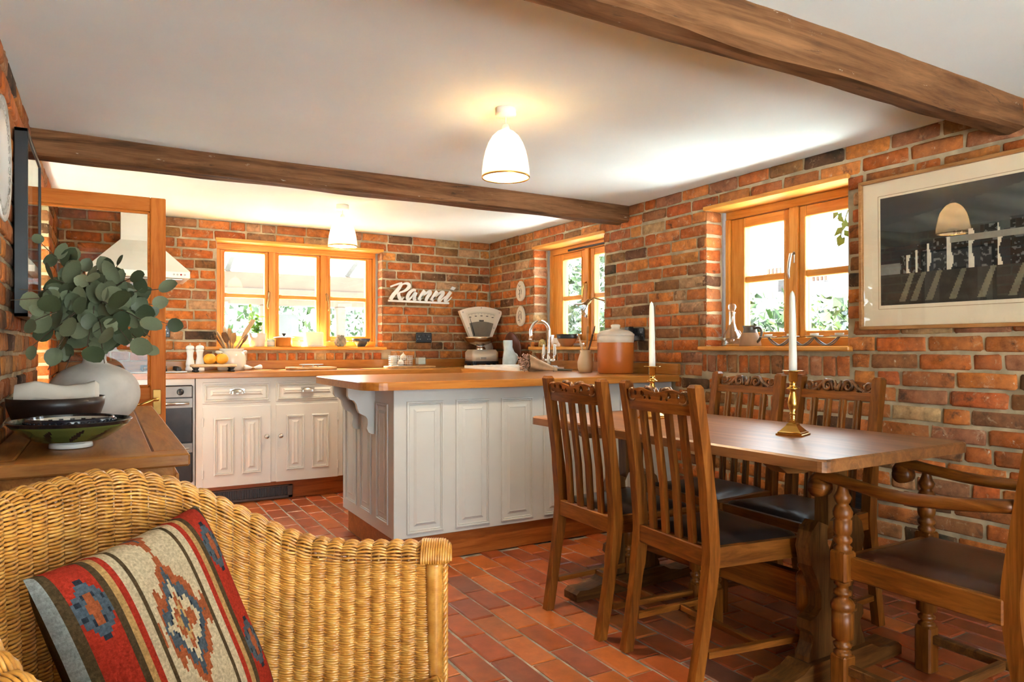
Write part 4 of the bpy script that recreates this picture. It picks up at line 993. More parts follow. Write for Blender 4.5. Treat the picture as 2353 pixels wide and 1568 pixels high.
# ------------------------------------------------------------------ kilim cushion
M_KILIM = tinted('kilim_wool', .95, .8, 240, .35, bdist=.002, spec=.1)
CA = Vector((-.275, -.115, .712)); CB = Vector((-.180, .265, .742)); e1 = (CB-CA).normalized(); D0 = Vector((.40, -.03, -.915)); e2 = (D0-e1*D0.dot(e1)).normalized(); en = e1.cross(e2)
if en.dot(Vector((0, -1, .3))) < 0: en = -en
CWD, CHT = (CB-CA).length+.01, .43
kr = random.Random(4); jag = [kr.uniform(-1, 1) for _ in range(400)]
RED, OLV, GLD, CRM, BLU, RST, GRY, NVY = (.36, .026, .012), (.085, .052, .022), (.44, .25, .09), (.52, .40, .25), (.075, .095, .115), (.33, .082, .026), (.26, .27, .25), (.028, .034, .045)
def kilim(u, v):
    w = .5-abs(u-.5); q = round(u*96)/96; r_ = kr.uniform(.85, 1.12)
    if w < .022: c = GRY
    elif w < .055: c = OLV
    elif w < .19:
        c = RED; cu = .122; a = abs(w-cu)/.0145; dv = min(abs(v-(.20+.5*k)) for k in (0, 1, 2))/.022
        a, dv = int(a), int(dv)
        if a+dv <= 5 and a < 5: c = BLU if (a*3+dv) % 5 else NVY
        if (a <= 0 and dv <= 2) or (a <= 1 and dv <= 0) or (a+dv <= 1): c = RST
    elif w < .222: c = OLV
    elif w < .250: c = GLD
    elif w < .282: c = RED
    elif w < .318: c = CRM
    elif w < .345: c = OLV
    else:
        du = abs(u-.5); dv = abs(((v-.10) % .66)-.33); col = int(u*64); j = jag[col]*.045 if col % 2 else 0
        t = du/.17+(dv+j)/.30
        c = RST if t > .78 else (BLU if t > .56 else (CRM if t > .36 else (RST if t > .22 else (GLD if t > .08 else BLU))))
        if t > 1.0+.12*jag[(col*7) % 400]: c = CRM
        if .56 < t < .62 and col % 3 == 0: c = NVY
    return (c[0]*r_, c[1]*r_, c[2]*r_, 0.3)
def puff(u, v, sgn):
    k = max(0, (1-(2*u-1)**4)*(1-(2*v-1)**4)); pin = .035*((2*u-1)**2*(2*v-1)**2); uu = .5+(u-.5)*(1-.05*(1-(2*v-1)**2)*0); vv = v
    uu = u+(.5-u)*.06*(1-abs(2*u-1))*0; cu = (u-.5)*(1-.045*(1-(2*v-1)**2)); cv = (v-.5)*(1-.045*(1-(2*u-1)**2))
    p = CA+e1*(CWD*(.5+cu))+e2*(CHT*(.5+cv))+en*(sgn*.062*k**.42)
    return p
m = MB(); m.grid(lambda u, v: puff(u, v, 1), 96, 96, True, kilim)
m.grid(lambda u, v: puff(1-u, v, -1), 24, 24, True, lambda u, v: (*OLV, .3))
cu = m.build('kilim_cushion', M_KILIM, None, (.182, 1.3152, 0), math.radians(-30)); tag(cu, 'red, cream and blue woven kilim cushion in the wicker chair', 'cushion')

# ------------------------------------------------------------------ sideboard
sb = thing('oak_sideboard', 'brown oak sideboard against the left brick wall', 'sideboard', (0, 0, 0))
SX0, SX1, SY0, SY1, SZ = XL+.012, .195, 2.05, 3.84, .80
m = MB(); m.box((SX1-.085, SY0+.085, SZ-.034), (SX1, SY1-.0, SZ), .004); m.box((SX0, SY0+.085, SZ-.034), (SX0+.07, SY1, SZ), .004); m.build('top_board', M_SIDEY, sb)
m = MB(); m.box((SX0+.0715, SY0+.0865, SZ-.03), (SX1-.0865, SY1-.0, SZ-.0015), .002); m.build('top_panel', M_SIDEY, sb)
m = MB(); m.box((SX0, SY0, SZ-.034), (SX1, SY0+.0845, SZ), .005); m.build('top_board', M_SIDEX, sb)
m = MB(); m.box((SX0+.01, SY0+.03, .12), (SX1-.035, SY1-.03, SZ-.034), .004); m.build('body', M_SIDEY, sb)
for k in range(3):
    y0 = SY0+.06+k*.57; m = MB(); m.box((SX1-.034, y0, .18), (SX1-.022, y0+.54, .58), .004); d = m.build('door', M_SIDEY, sb)
    m = MB(); m.sphere((SX1-.012, y0+.50, .4), .014); m.build('knob', M_BRASS, d)
    m = MB(); m.box((SX1-.034, y0, .60), (SX1-.022, y0+.54, .74), .004); d = m.build('drawer', M_SIDEY, sb); m = MB(); m.sphere((SX1-.012, y0+.27, .67), .014); m.build('knob', M_BRASS, d)
for x in (SX0+.03, SX1-.07):
    for y in (SY0+.06, SY1-.1):
        m = MB(); m.box((x, y, 0), (x+.05, y+.05, .12), .006); m.build('foot', M_SIDEX, sb)

# ------------------------------------------------------------------ vase and eucalyptus
VX, VY = -.035, 2.97
M_STONE = plain('stone_glaze', (.52, .48, .43), .75, var=.07, nscale=14, bmp=.25, bscale=50)
vp = [(0, 0), (.075, 0)]+[(.148*math.cos(t)**.85, .112+.112*math.sin(t)) for t in [-1.15+2.33*i/22 for i in range(23)]]
m = MB(); m.lathe(vp+[(.040, .226), (.037, .236), (.038, .262), (.043, .270), (.038, .270), (.031, .24), (0, .22)], 48)
va = tag(m.build('round_vase', M_STONE, None, (VX, VY, SZ)), 'large round off-white stoneware vase on the sideboard', 'vase')
eu = thing('eucalyptus_bunch', 'bunch of grey-green eucalyptus branches in the round vase', 'foliage', (VX, VY, SZ+.26))
def leafmat(name, c1, c2):
    m, nt, b = newmat(name); oi = nd(nt, 'ShaderNodeObjectInfo').outputs['Random']; v = coords(nt)
    a = ramp(nt, [(0, c1), (1, c2)], oi).outputs[0]; f = noisen(nt, v, 30, 3)
    nt.links.new(mixc(nt, 1.0, a, ramp(nt, [(.3, (.75,)*3), (.7, (1.15,)*3)], f).outputs[0], 'MULTIPLY'), b.inputs['Base Color']); setin(b, Roughness=.5); return m
M_LEAF = leafmat('eucalyptus_leaf', (.045, .066, .026), (.21, .235, .135)); M_STEM = plain('stem_brown', (.09, .055, .03), .7)
def leaf_mesh(seed):
    r_ = random.Random(seed); vs = [(0, 0, 0)]; n = 12; el = r_.uniform(.95, 1.25)
    for k in (1, 2):
        for i in range(n):
            a = 2*math.pi*i/n; rr = k/2; x = rr*math.cos(a)*el; tipk = 1+.18*max(0, math.cos(a))**6
            y = rr*math.sin(a); vs.append((x*tipk+el, y, .10*rr*rr+.05*abs(y)-.03*x))
    vs[0] = (el, 0, 0); fs = [(0, 1+i, 1+(i+1) % n) for i in range(n)]+[(1+i, 1+n+i, 1+n+(i+1) % n, 1+(i+1) % n) for i in range(n)]
    me = bpy.data.meshes.new('leaf'); me.from_pydata(vs, [], fs); me.polygons.foreach_set('use_smooth', [True]*len(fs)); me.materials.append(M_LEAF); me.update(); return me
LM = [leaf_mesh(s) for s in range(5)]
er = random.Random(21); base = Vector((VX, VY, SZ+.26))
targets = [(95, 560, 2.55), (25, 690, 2.14), (60, 745, 2.2), (75, 795, 2.25), (45, 665, 2.2), (110, 850, 2.32), (385, 745, 2.62), (365, 665, 2.55), (120, 640, 2.35), (200, 640, 2.3), (300, 640, 2.4), (335, 800, 2.5),
           (250, 700, 2.2), (150, 740, 2.2), (200, 800, 2.28), (325, 735, 2.3), (100, 720, 2.3), (270, 610, 2.55), (180, 600, 2.65), (350, 700, 2.7), (240, 650, 2.7), (300, 790, 2.28), (130, 800, 2.3), (165, 690, 2.55), (235, 770, 2.25), (285, 690, 2.25), (345, 775, 2.55), (150, 850, 2.36), (240, 835, 2.3), (215, 720, 2.2)]
NL = 0
for (u, v, d) in targets:
    tip = EYE+ray(u, v)*d; tip.x = max(tip.x, XL+.03); tl = tip-base; mid = tl*.45+Vector((0, 0, .10))
    P = catmull([(er.uniform(-.02, .02), er.uniform(-.02, .02), -.06), (tl.x*.12, tl.y*.12, .05), mid, tl], 5)
    m = MB(); m.tube(P, [.0032*(1-.6*i/len(P)) for i in range(len(P))], 5); m.build('branch', M_STEM, eu)
    n = len(P); cnt = er.randint(5, 7)
    for k in range(cnt):
        f = .34+.66*(k+.5)/cnt if k < cnt-1 else 1.0; p = P[min(n-1, int(f*(n-1)))]; tdir = (P[min(n-1, int(f*(n-1))+1)]-P[max(0, int(f*(n-1))-1)]).normalized()
        for sd in ((-1, 1) if k < cnt-1 else (0,)):
            side = tdir.cross(Vector((er.gauss(0, 1), er.gauss(0, 1), er.gauss(0, 1)))).normalized()
            dr = (tdir*.45+side*(1 if sd else .1)+Vector((0, 0, .05))); dr = (dr-FW*dr.dot(FW)*er.uniform(.55, 1.0)).normalized(); s = er.uniform(.021, .037)*(1.0 if f < .9 else .9)
            w = p+base+dr*2.2*s
            if w.x < XL+.012 or NL > 296 or p.z < -.03: continue
            nz = (-FW+Vector((er.gauss(0, .4), er.gauss(0, .4), .35+er.gauss(0, .35)))); nz = (nz-dr*nz.dot(dr)).normalized(); ny = nz.cross(dr)
            o = bpy.data.objects.new('leaf', er.choice(LM)); COL.objects.link(o); o.parent = eu
            o.matrix_local = Matrix.Translation(p) @ Matrix((dr, ny, nz)).transposed().to_4x4() @ Matrix.Scale(s, 4); NL += 1

# ------------------------------------------------------------------ bowls and cloth on the sideboard
M_GLAZE = tinted('painted_glaze', .12, 0, 8, .06, spec=.6, coat=.4)
BLK = (.010, .011, .014)
def gbowl(u, v):
    if v < .10 or v > .93: return (.55, .52, .45, 0) if v < .10 else (*BLK, 0)
    if v > .84: return (*BLK, 0)
    s = (u*11) % 1; t = (v-.2)/.6; a = (s-.5)*1.6-(t-.5)*.9; w = .24*math.sin(math.pi*max(0, min(1, t*1.1)))
    if abs(a) < w*.85: return (*BLK, 0)
    if v < .22: return (.05, .06, .02, 0)
    return (.105, .13, .030, 0)
def lathe_col(mb, prof, nu, colfn):
    n = len(prof)-1
    def fn(u, v): k = min(n-1, int(v*n)); t = v*n-k; r0, z0 = prof[k]; r1, z1 = prof[k+1]; a = 2*math.pi*u; r_ = r0+(r1-r0)*t; return (r_*math.cos(a), r_*math.sin(a), z0+(z1-z0)*t)
    mb.grid(fn, nu, n*6, True, colfn)
b = thing('leaf_bowl', 'wide shallow green bowl painted with black leaves', 'bowl', (-.085, 2.345, SZ))
m = MB(); m.lathe([(.0, .004), (.046, .004), (.050, 0), (.054, .001), (.053, .010), (.05, .014)], 32); m.build('foot_ring', M_WHITE, b)
m = MB(); lathe_col(m, [(.05, .012), (.085, .022), (.118, .042), (.143, .062), (.154, .076)], 144, gbowl); m.col = (*BLK, 0)
m.lathe([(.154, .076), (.152, .078), (.138, .062), (.11, .042), (.07, .026), (0, .022)], 48); m.build('bowl', M_GLAZE, b)
def sbowl(u, v):
    z = v; x = (u*22) % 1
    if z > .94: return (*BLK, 0)
    for q in (.88, .72):
        if abs(z-q+.22*(2*x-1)**2) < .035: return (*BLK, 0)
    if z < .45 and (abs(x-.5) < .08 or abs(z-.3) < .05): return (*BLK, 0)
    return (.52, .47, .38, 0)
b = thing('scalloped_bowl', 'small black bowl with cream scallop-painted inside, stacked in green bowl', 'bowl', (-.085, 2.345, SZ+.026))
m = MB(); lathe_col(m, [(.0, .016), (.06, .018), (.094, .024), (.102, .058)], 220, sbowl); m.build('inside', M_GLAZE, b)
m = MB(); nn = 40; pr = [(.0, .0), (.06, .0), (.095, .014), (.107, .030), (.109, .054), (.106, .060), (.102, .058)]
m.lathe(pr, nn); m.build('outside', plain('dark_glaze', (.010, .014, .022), .14, var=.2), b)
m = MB()
for i in range(44): a = 2*math.pi*i/44; m.sphere((.108*math.cos(a), .108*math.sin(a), .048), .0055, 8, 5)
m.build('beaded_edge', bpy.data.materials['dark_glaze'], b)
m = MB(); m.lathe([(0, 0), (.05, 0), (.08, .02), (.118, .058), (.132, .10), (.134, .125), (.130, .125), (.124, .10), (.105, .06), (.06, .03), (0, .025)], 40)
tag(m.build('wooden_bowl', plain('dark_wood_bowl', (.022, .012, .009), .4, var=.3), None, (-.135, 2.655, SZ)), 'dark round wooden bowl holding a cloth, behind the vase', 'bowl')
M_LINEN = plain('linen_cloth', (.60, .55, .47), .9, var=.06, bmp=.3, bscale=200)
m = MB()
def cloth(u, v):
    y = -.062+.12*v; k = math.sin(math.pi*min(1, v*1.15)); return (-.105+.215*u, y, .118+.052*k+.010*math.sin(u*6+v*2)-.030*max(0, .25-u)*4*(1-v)+.006*noise.noise(Vector((u*5, v*5, 1))))
m.grid(cloth, 24, 16); m.grid(lambda u, v: (lambda p: (p[0]+.012, p[1]+.012, p[2]-.012))(cloth(u, v)), 24, 16)
for e in (0, 1): m.grid(lambda u, v: tuple(Vector(cloth(e, v))*(1-u)+(Vector(cloth(e, v))+Vector((.012, .012, -.012)))*u), 2, 16)
m.grid(lambda u, v: tuple(Vector(cloth(u, 0))*(1-v)+(Vector(cloth(u, 0))+Vector((.012, .012, -.03)))*v), 24, 2)
tag(m.build('linen_napkin', M_LINEN, None, (-.140, 2.665, SZ)), 'crumpled off-white napkin lying in the dark wooden bowl', 'napkin')

# ------------------------------------------------------------------ pictures and plate on the walls
fr = thing('framed_print', 'large framed print of standing stones on the right brick wall', 'picture', (0, 0, 0))
PY0, PY1, PZ0, PZ1 = 1.00, 2.0, 1.162, 1.836; XP = 3.02
def tilt(p): return (p[0]-(p[2]-PZ0)*.012, p[1], p[2])
class TM(MB):
    def add(s, vs, fs, smooth=False): return MB.add(s, [tilt(v) for v in vs], fs, smooth)
M_FR = wood('light_oak_frame', [(.30, .12, .03), (.44, .19, .055), (.55, .27, .09)], 'y', 2, .4, .05)
m = TM()
for q in (((XP-.028, PY0, PZ0), (XP, PY1, PZ0+.016)), ((XP-.028, PY0, PZ1-.016), (XP, PY1, PZ1)), ((XP-.028, PY0, PZ0), (XP, PY0+.016, PZ1)), ((XP-.028, PY1-.016, PZ0), (XP, PY1, PZ1))): m.box(*q, .002)
m.build('frame', M_FR, fr)
m = TM(); m.box((XP-.012, PY0+.014, PZ0+.014), (XP-.006, PY1-.014, PZ1-.014)); m.build('mount', plain('cream_mount', (.86, .70, .48), .9, var=.02), fr)
m = TM(); a0, a1, z0, z1 = 1.086, 1.914, 1.252, 1.758
for q in (((a0, z0), (a1, z0+.002)), ((a0, z1-.002), (a1, z1)), ((a0, z0), (a0+.002, z1)), ((a1-.002, z0), (a1, z1))): m.box((XP-.0128, q[0][0], q[0][1]), (XP-.012, q[1][0], q[1][1]))
m.build('mount_line', plain('ochre_line', (.42, .24, .10), .9), fr)
AY0, AY1, AZ0, AZ1 = 1.10, 1.902, 1.269, 1.746
def art(u, v):
    a = (AY1-AY0)*u; z = AZ1-(AZ1-AZ0)*v; n = noise.noise(Vector((a*9, z*30, 0)))*.5+.5; g = noise.noise(Vector((a*70, z*70, 4)))*.5+.5; f = noise.noise(Vector((a*3-z*2, z*26+a*9, 8)))
    base = (.030+.012*n, .033+.012*n, .034+.010*n)
    hz = 1.62+.10*a                       # light sweep across the sky
    if z > 1.43:
        if abs(z-hz+.05) < .05+.06*a: k = .05+.07*max(0, f+.2); base = (k*.85, k*.92, k*.80)
        elif z > 1.66: base = (.038+.015*n, .034+.015*n, .032+.014*n)
    if z < 1.45 and z > 1.40 and (a < .10): base = (.20, .19, .16)
    if z < 1.405:
        base = (.044+.02*n, .037+.016*n, .028+.012*n)
        for q in (.13, .18, .245, .34, .45, .56, .68):
            t = (1.41-z); c = q-.42*t*.9
            if abs(a-c-.015) < .010+.10*t*.35 and t < .13: base = (.15+.05*n, .13+.04*n, .095)
    if z > 1.40:
        for i, (c, w, hgt, lw) in enumerate(((.118, .030, .075, .006), (.155, .018, .095, .009), (.205, .040, .115, .007), (.285, .052, .135, .011), (.372, .062, .155, .008), (.475, .060, .165, .006), (.59, .07, .18, .008), (.71, .075, .19, .009))):
            zb = 1.405
            if zb < z < zb+hgt:
                if -w < a-c < 0 : k = .025+.16*(g > .62)*g; base = (k, k*.97, k*.88)
                if 0 <= a-c < lw*2 + .006*math.sin(z*60+i): base = (.62, .54, .40)
        if abs(z-1.525) < .012 and .30 < a < .62: base = (.28, .26, .20)
    return (*base, 0)
m = TM(); m.grid(lambda u, v: (XP-.0132, AY1-(AY1-AY0)*u, AZ1-(AZ1-AZ0)*v), 180, 110, False, art); m.build('print', tinted('print_ink', .9, 0, 40, .12, spec=.1), fr)
m = TM(); m.box((XP-.021, PY0+.014, PZ0+.014), (XP-.019, PY1-.014, PZ1-.014)); m.build('glass', glassmat('picture_glass', (1, 1, 1), .9), fr)
fr = thing('black_framed_picture', 'black framed picture behind glass on the left brick wall', 'picture', (0, 0, 0))
y0, y1, z0, z1 = 2.98, 3.57, 1.19, 1.85; x0 = XL+.004
m = MB()
for q in (((x0, y0, z0), (x0+.040, y1, z0+.014)), ((x0, y0, z1-.014), (x0+.040, y1, z1)), ((x0, y0, z0), (x0+.040, y0+.014, z1)), ((x0, y1-.014, z0), (x0+.040, y1, z1))): m.box(*q, .002)
m.build('frame', M_BLACK, fr)
m = MB(); m.box((x0+.004, y0+.012, z0+.012), (x0+.010, y1-.012, z1-.012)); m.build('mount', plain('grey_mount', (.55, .54, .50), .9), fr)
m = MB(); m.box((x0+.0102, y0+.14, z0+.16), (x0+.0108, y1-.14, z1-.16)); m.build('print', plain('grey_print', (.22, .20, .18), .9, var=.4, nscale=12), fr)
m = MB(); m.box((x0+.033, y0+.012, z0+.012), (x0+.035, y1-.012, z1-.012)); m.build('glass', glassmat('picture_glass_dark', (1, 1, 1), 1.0), fr)
pt = thing('wall_plate', 'white wall plate with raised key pattern at the left edge', 'plate', (XL+.006, 2.375, 1.60))
m = MB(); m.lathe([(0, 0), (.10, .0), (.16, .022), (.172, .03), (.168, .034), (.155, .027), (.10, .010), (0, .010)], 48, M=Matrix.Rotation(hp, 4, 'Y')); m.build('dish', M_WHITE, pt)
m = MB()
for i in range(30):
    a = 2*math.pi*i/30
    for q in ((-.04, .134), (-.04, .150), (.04, .150), (.04, .138), (0, .138)): pass
    pts = [(.0275, .132*0+ (rr_)*math.cos(a+da), rr_*math.sin(a+da)) for da, rr_ in ((-.075, .134), (-.075, .152), (.055, .152), (.055, .139), (-.025, .139), (-.025, .146))]
    m.tube([(p[0]-.001+.004, p[1], p[2]) for p in pts], .0016, 4)
m.build('key_pattern', plain('key_line', (.48, .44, .38), .6), pt)
# ------------------------------------------------------------------ pendant lamps
def emis(name, col, st):
    m = bpy.data.materials.new(name); m.use_nodes = True; nt = m.node_tree; nt.nodes.clear(); o = nd(nt, 'ShaderNodeOutputMaterial'); e = nd(nt, 'ShaderNodeEmission')
    e.inputs[0].default_value = (*col, 1); e.inputs[1].default_value = st; nt.links.new(e.outputs[0], o.inputs[0]); return m
def shademat():
    m = bpy.data.materials.new('opal_glass'); m.use_nodes = True; nt = m.node_tree; nt.nodes.clear(); o = nd(nt, 'ShaderNodeOutputMaterial')
    d = nd(nt, 'ShaderNodeBsdfDiffuse'); d.inputs[0].default_value = (.80, .74, .64, 1); t = nd(nt, 'ShaderNodeBsdfTranslucent'); t.inputs[0].default_value = (.90, .80, .62, 1)
    mx = nd(nt, 'ShaderNodeMixShader'); mx.inputs[0].default_value = .45; nt.links.new(d.outputs[0], mx.inputs[1]); nt.links.new(t.outputs[0], mx.inputs[2])
    g = nd(nt, 'ShaderNodeBsdfGlossy'); g.inputs['Roughness'].default_value = .15; m2 = nd(nt, 'ShaderNodeMixShader'); m2.inputs[0].default_value = .05
    nt.links.new(mx.outputs[0], m2.inputs[1]); nt.links.new(g.outputs[0], m2.inputs[2]); nt.links.new(m2.outputs[0], o.inputs[0]); return m
M_OPAL = shademat(); M_BULB = emis('lamp_bulb', (1.0, .78, .52), 300.0); M_ROSE = plain('rose_white', (.74, .72, .68), .4, var=.02)
def pendant(label, x, y):
    p = thing('pendant_lamp', label, 'lamp', (x, y, 0), 0, 'ribbed glass pendant lamps')
    m = MB(); m.lathe([(0, ZC+.004), (.040, ZC+.004), (.042, ZC-.024), (.036, ZC-.032), (0, ZC-.034)], 32); m.build('ceiling_rose', M_ROSE, p)
    m = MB(); m.tube([(0, 0, ZC-.03), (0, 0, 1.965)], .003, 8); m.build('flex', M_ROSE, p)
    m = MB(); m.lathe([(.004, 1.972), (.010, 1.970), (.016, 1.956), (.018, 1.944), (0, 1.940)], 24); m.build('lamp_holder', M_ROSE, p)
    pr = [(.018, 1.948), (.034, 1.940), (.052, 1.922), (.068, 1.895), (.080, 1.862), (.088, 1.825), (.0925, 1.79), (.094, 1.762)]
    m = MB(); n = 144; vs = []; fs = []
    full = [(r_, z, 1) for r_, z in pr]+[(r_-.003, z, 0) for r_, z in pr[::-1]]
    for r_, z, s in full:
        for i in range(n): a = 2*math.pi*i/n; rr = r_+(.0010 if (i % 2 and s and z < 1.93) else 0); vs.append((rr*math.cos(a), rr*math.sin(a), z))
    for k in range(len(full)-1):
        for i in range(n): fs.append((k*n+i, k*n+(i+1) % n, (k+1)*n+(i+1) % n, (k+1)*n+i))
    m.add(vs, fs, True); sh = m.build('glass_shade', M_OPAL, p)
    m = MB(); m.lathe([(.095, 1.764), (.0965, 1.760), (.095, 1.756), (.091, 1.757), (.0905, 1.762)], 64, closed=True); m.build('gilt_rim', M_BRASS, sh)
    m = MB(); m.sphere((0, 0, 1.835), .030, 20, 12, sz=1.15); m.lathe([(.014, 1.865), (.014, 1.942)], 12); m.build('bulb', M_BULB, p)
pendant('ribbed white glass pendant lamp hanging nearest us', 1.38, 2.44)
pendant('ribbed white glass pendant lamp in front of the back window', 1.37, 4.635)

# ------------------------------------------------------------------ wall lettering
SG = lambda x, y: tuple(aty(885+x/13.446, 640+y/13.446, YB-.030))
sg = thing('wall_lettering', 'white cut-out script lettering reading Ranni on brick wall', 'sign', (0, 0, 0))
M_SIGN = plain('white_board', (.74, .70, .64), .6, var=.02)
def stroke(mb, pts, w):
    P = catmull([Vector(SG(*p)) for p in pts], 7); n = len(P); ws = w if isinstance(w, (list, tuple)) else [w]*len(pts); vs = []; k = 1/13.446/FPX*6.0
    for i, p in enumerate(P):
        t = (P[min(i+1, n-1)]-P[max(i-1, 0)]).normalized(); nrm = Vector((-t.z, 0, t.x)); f = i/(n-1)*(len(ws)-1); j = min(len(ws)-2, int(f)); ww = (ws[j]+(ws[j+1]-ws[j])*(f-j))*k/2
        for dy in (0, .014): vs += [tuple(p+nrm*ww+Vector((0, dy, 0))), tuple(p-nrm*ww+Vector((0, dy, 0)))]
    fs = []
    for i in range(n-1): a, b = i*4, i*4+4; fs += [(a, b, b+1, a+1), (a+2, a+3, b+3, b+2), (a, a+2, b+2, b), (a+1, b+1, b+3, a+3)]
    fs += [(0, 1, 3, 2), (n*4-4, n*4-2, n*4-1, n*4-3)]; mb.add(vs, fs)
LET = [[([(170, 255), (300, 205), (430, 165), (530, 150)], [52, 52, 60, 70]), ([(525, 150), (400, 345), (260, 510), (165, 655)], [90, 112, 116, 110]), ([(530, 185), (640, 155), (725, 180), (745, 245), (680, 335), (570, 400), (430, 440)], [40, 62, 100, 112, 92, 66, 40]), ([(425, 440), (425, 540), (465, 630), (515, 645), (585, 585)], [90, 108, 110, 76, 18])],
       [([(950, 385), (880, 362), (785, 420), (705, 540), (692, 635), (745, 645), (830, 560), (920, 435)], [66, 80, 98, 104, 92, 70, 46, 50]), ([(965, 430), (912, 560), (905, 650), (965, 655)], [96, 98, 92, 36])],
       [([(1228, 375), (1130, 525), (1045, 680)], [112, 116, 112]), ([(1100, 620), (1220, 500), (1345, 412), (1398, 410), (1385, 475), (1300, 590), (1262, 700)], [28, 50, 78, 100, 112, 106, 96])],
       [([(1610, 395), (1520, 540), (1438, 690)], [112, 116, 112]), ([(1480, 650), (1600, 530), (1735, 432), (1798, 430), (1780, 500), (1692, 610), (1665, 695), (1725, 695)], [28, 50, 78, 100, 112, 106, 92, 40])],
       [([(2035, 415), (1945, 545), (1862, 660), (1875, 712), (1955, 685), (2065, 575)], [106, 108, 104, 72, 48, 18]), ([(1720, 690), (1790, 630), (1870, 550)], [44, 36, 24])]]
for grp in LET:
    m = MB()
    for pts, w in grp: stroke(m, pts, w)
    m.build('letter', M_SIGN, sg)
DQ = ((2010, 335), (2080, 250), (2192, 290), (2120, 375))
m = MB(); m.add([SG(*p) for p in DQ]+[tuple(Vector(SG(*p))+Vector((0, .014, 0))) for p in DQ], [(0, 1, 2, 3), (4, 7, 6, 5), (0, 4, 5, 1), (1, 5, 6, 2), (2, 6, 7, 3), (3, 7, 4, 0)]); m.build('letter_dot', M_SIGN, sg)
BQ = ((105, 655), (1980, 738), (1980, 800), (105, 715))
m = MB(); m.add([SG(*p) for p in BQ]+[tuple(Vector(SG(*p))+Vector((0, .022, 0))) for p in BQ], [(3, 2, 1, 0), (4, 5, 6, 7), (0, 1, 5, 4), (1, 2, 6, 5), (2, 3, 7, 6), (3, 0, 4, 7)]); m.build('bar', M_SIGN, sg)

# ------------------------------------------------------------------ sockets
def socket(label, M4, plug=False):
    s = thing('double_socket', label, 'socket', (0, 0, 0), 0, 'black double sockets')
    m = MB(); m.M = M4; m.box((-.073, -.010, -.043), (.073, 0, .043), .004); m.build('plate', M_BLACK, s)
    for k in (-1, 1):
        m = MB(); m.M = M4; m.box((k*.018-.008, -.014, .012), (k*.018+.008, -.009, .034), .002); m.build('switch', M_BLACK, s)
        m = MB(); m.M = M4; m.mat = 0
        for dx, dz, w, h in ((0, .012, .004, .009), (-.011, -.012, .008, .004), (.011, -.012, .008, .004)): m.box((k*.046+dx-w/2, -.0106, dz-h/2), (k*.046+dx+w/2, -.0098, dz+h/2))
        m.build('pin_hole', M_STEEL, s)
    if plug:
        m = MB(); m.M = M4; m.box((-.068, -.055, -.005), (-.02, -.010, .05), .006); m.build('plug', M_BLACK, s)
socket('black double wall socket beside the kitchen scale', Matrix.Translation((2.381, YB-.006, 1.168)))
socket('black double wall socket with plug behind terracotta crock', Matrix.Translation((XW-.006, 3.59, 1.17)) @ Matrix.Rotation(-hp, 4, 'Z'), True)
socket('black wall socket by the cooker hood, half hidden by door', Matrix.Translation((.33, YB-.006, 1.20)))
m = MB(); m.box((-.09, -.006, -.06), (.09, 0, .06), .004)
for k in range(5): m.box((-.08, -.012, -.05+.022*k), (.08, -.004, -.042+.022*k), .002)
tag(m.build('air_vent', M_BLACK, None, (XW-.004, 2.06, .36), -hp), 'black air vent low on the right brick wall', 'vent')

# ------------------------------------------------------------------ kitchen scale
kz = thing('kitchen_scale', 'cream vintage shop scale with fan dial and steel pan', 'scale', (2.84, 5.45, ZT), -.10)
m = MB()
for x in (-.09, .09):
    for y in (-.07, .07): m.lathe([(.018, 0), (.020, .018), (.014, .03)], 12, (x, y, 0))
m.build('foot', M_BLACK, kz)
m = MB(); m.prism(rounded(-.125, -.11, .125, .11, .03, (0, 1, 2, 3), 5), .028, .05, 'xy'); m.build('base_band', M_BLACK, kz)
m = MB(); pts = rounded(-.123, -.108, .123, .108, .035, (0, 1, 2, 3), 5); m.prism(pts, .05, .125, 'xy', True); ins = rounded(-.105, -.09, .105, .09, .03, (0, 1, 2, 3), 5); n = len(pts)
m.add([(*p, .125) for p in pts]+[(*p, .150) for p in ins], [(i, (i+1) % n, n+(i+1) % n, n+i) for i in range(n)]+[tuple(range(n, 2*n))], True); bd = m.build('housing', M_CREAM, kz)
m = MB(); m.box((-.055, -.112, .066), (.0, -.107, .084), .004); m.build('badge', M_STEEL, bd)
m = MB(); m.lathe([(.075, .12), (.078, .17), (.06, .22), (.03, .28)], 20, (.05, .05, 0), sx=1, sy=.7); m.build('column', M_CREAM, kz)
a0, a1 = math.radians(70.5), math.radians(109.5); zc = .02; R0, R1 = .20, .49
def fan(rin, rout, aa, ab, k=14): return [(rin*math.cos(t), zc+rin*math.sin(t)) for t in (ab, aa)]+[(rout*math.cos(aa+(ab-aa)*i/k), zc+rout*math.sin(aa+(ab-aa)*i/k)) for i in range(k+1)]
m = MB(); m.prism(fan(.22, R1+.015, a0-.07, a1+.07), .005, .055, 'xz'); hd_ = m.build('dial_case', M_CREAM, kz)
for rin, rout, nm, mt, y in ((.255, R1-.022, 'dial_face', plain('dial_cream', (.66, .58, .44), .6, var=.03), .003), (.256, .375, 'dial_lower', plain('dial_grey', (.17, .14, .10), .5, var=.1), .002)):
    m = MB(); m.prism(fan(rin, rout, a0+.035, a1-.035), y, y+.002, 'xz'); m.build(nm, mt, hd_)
m = MB()
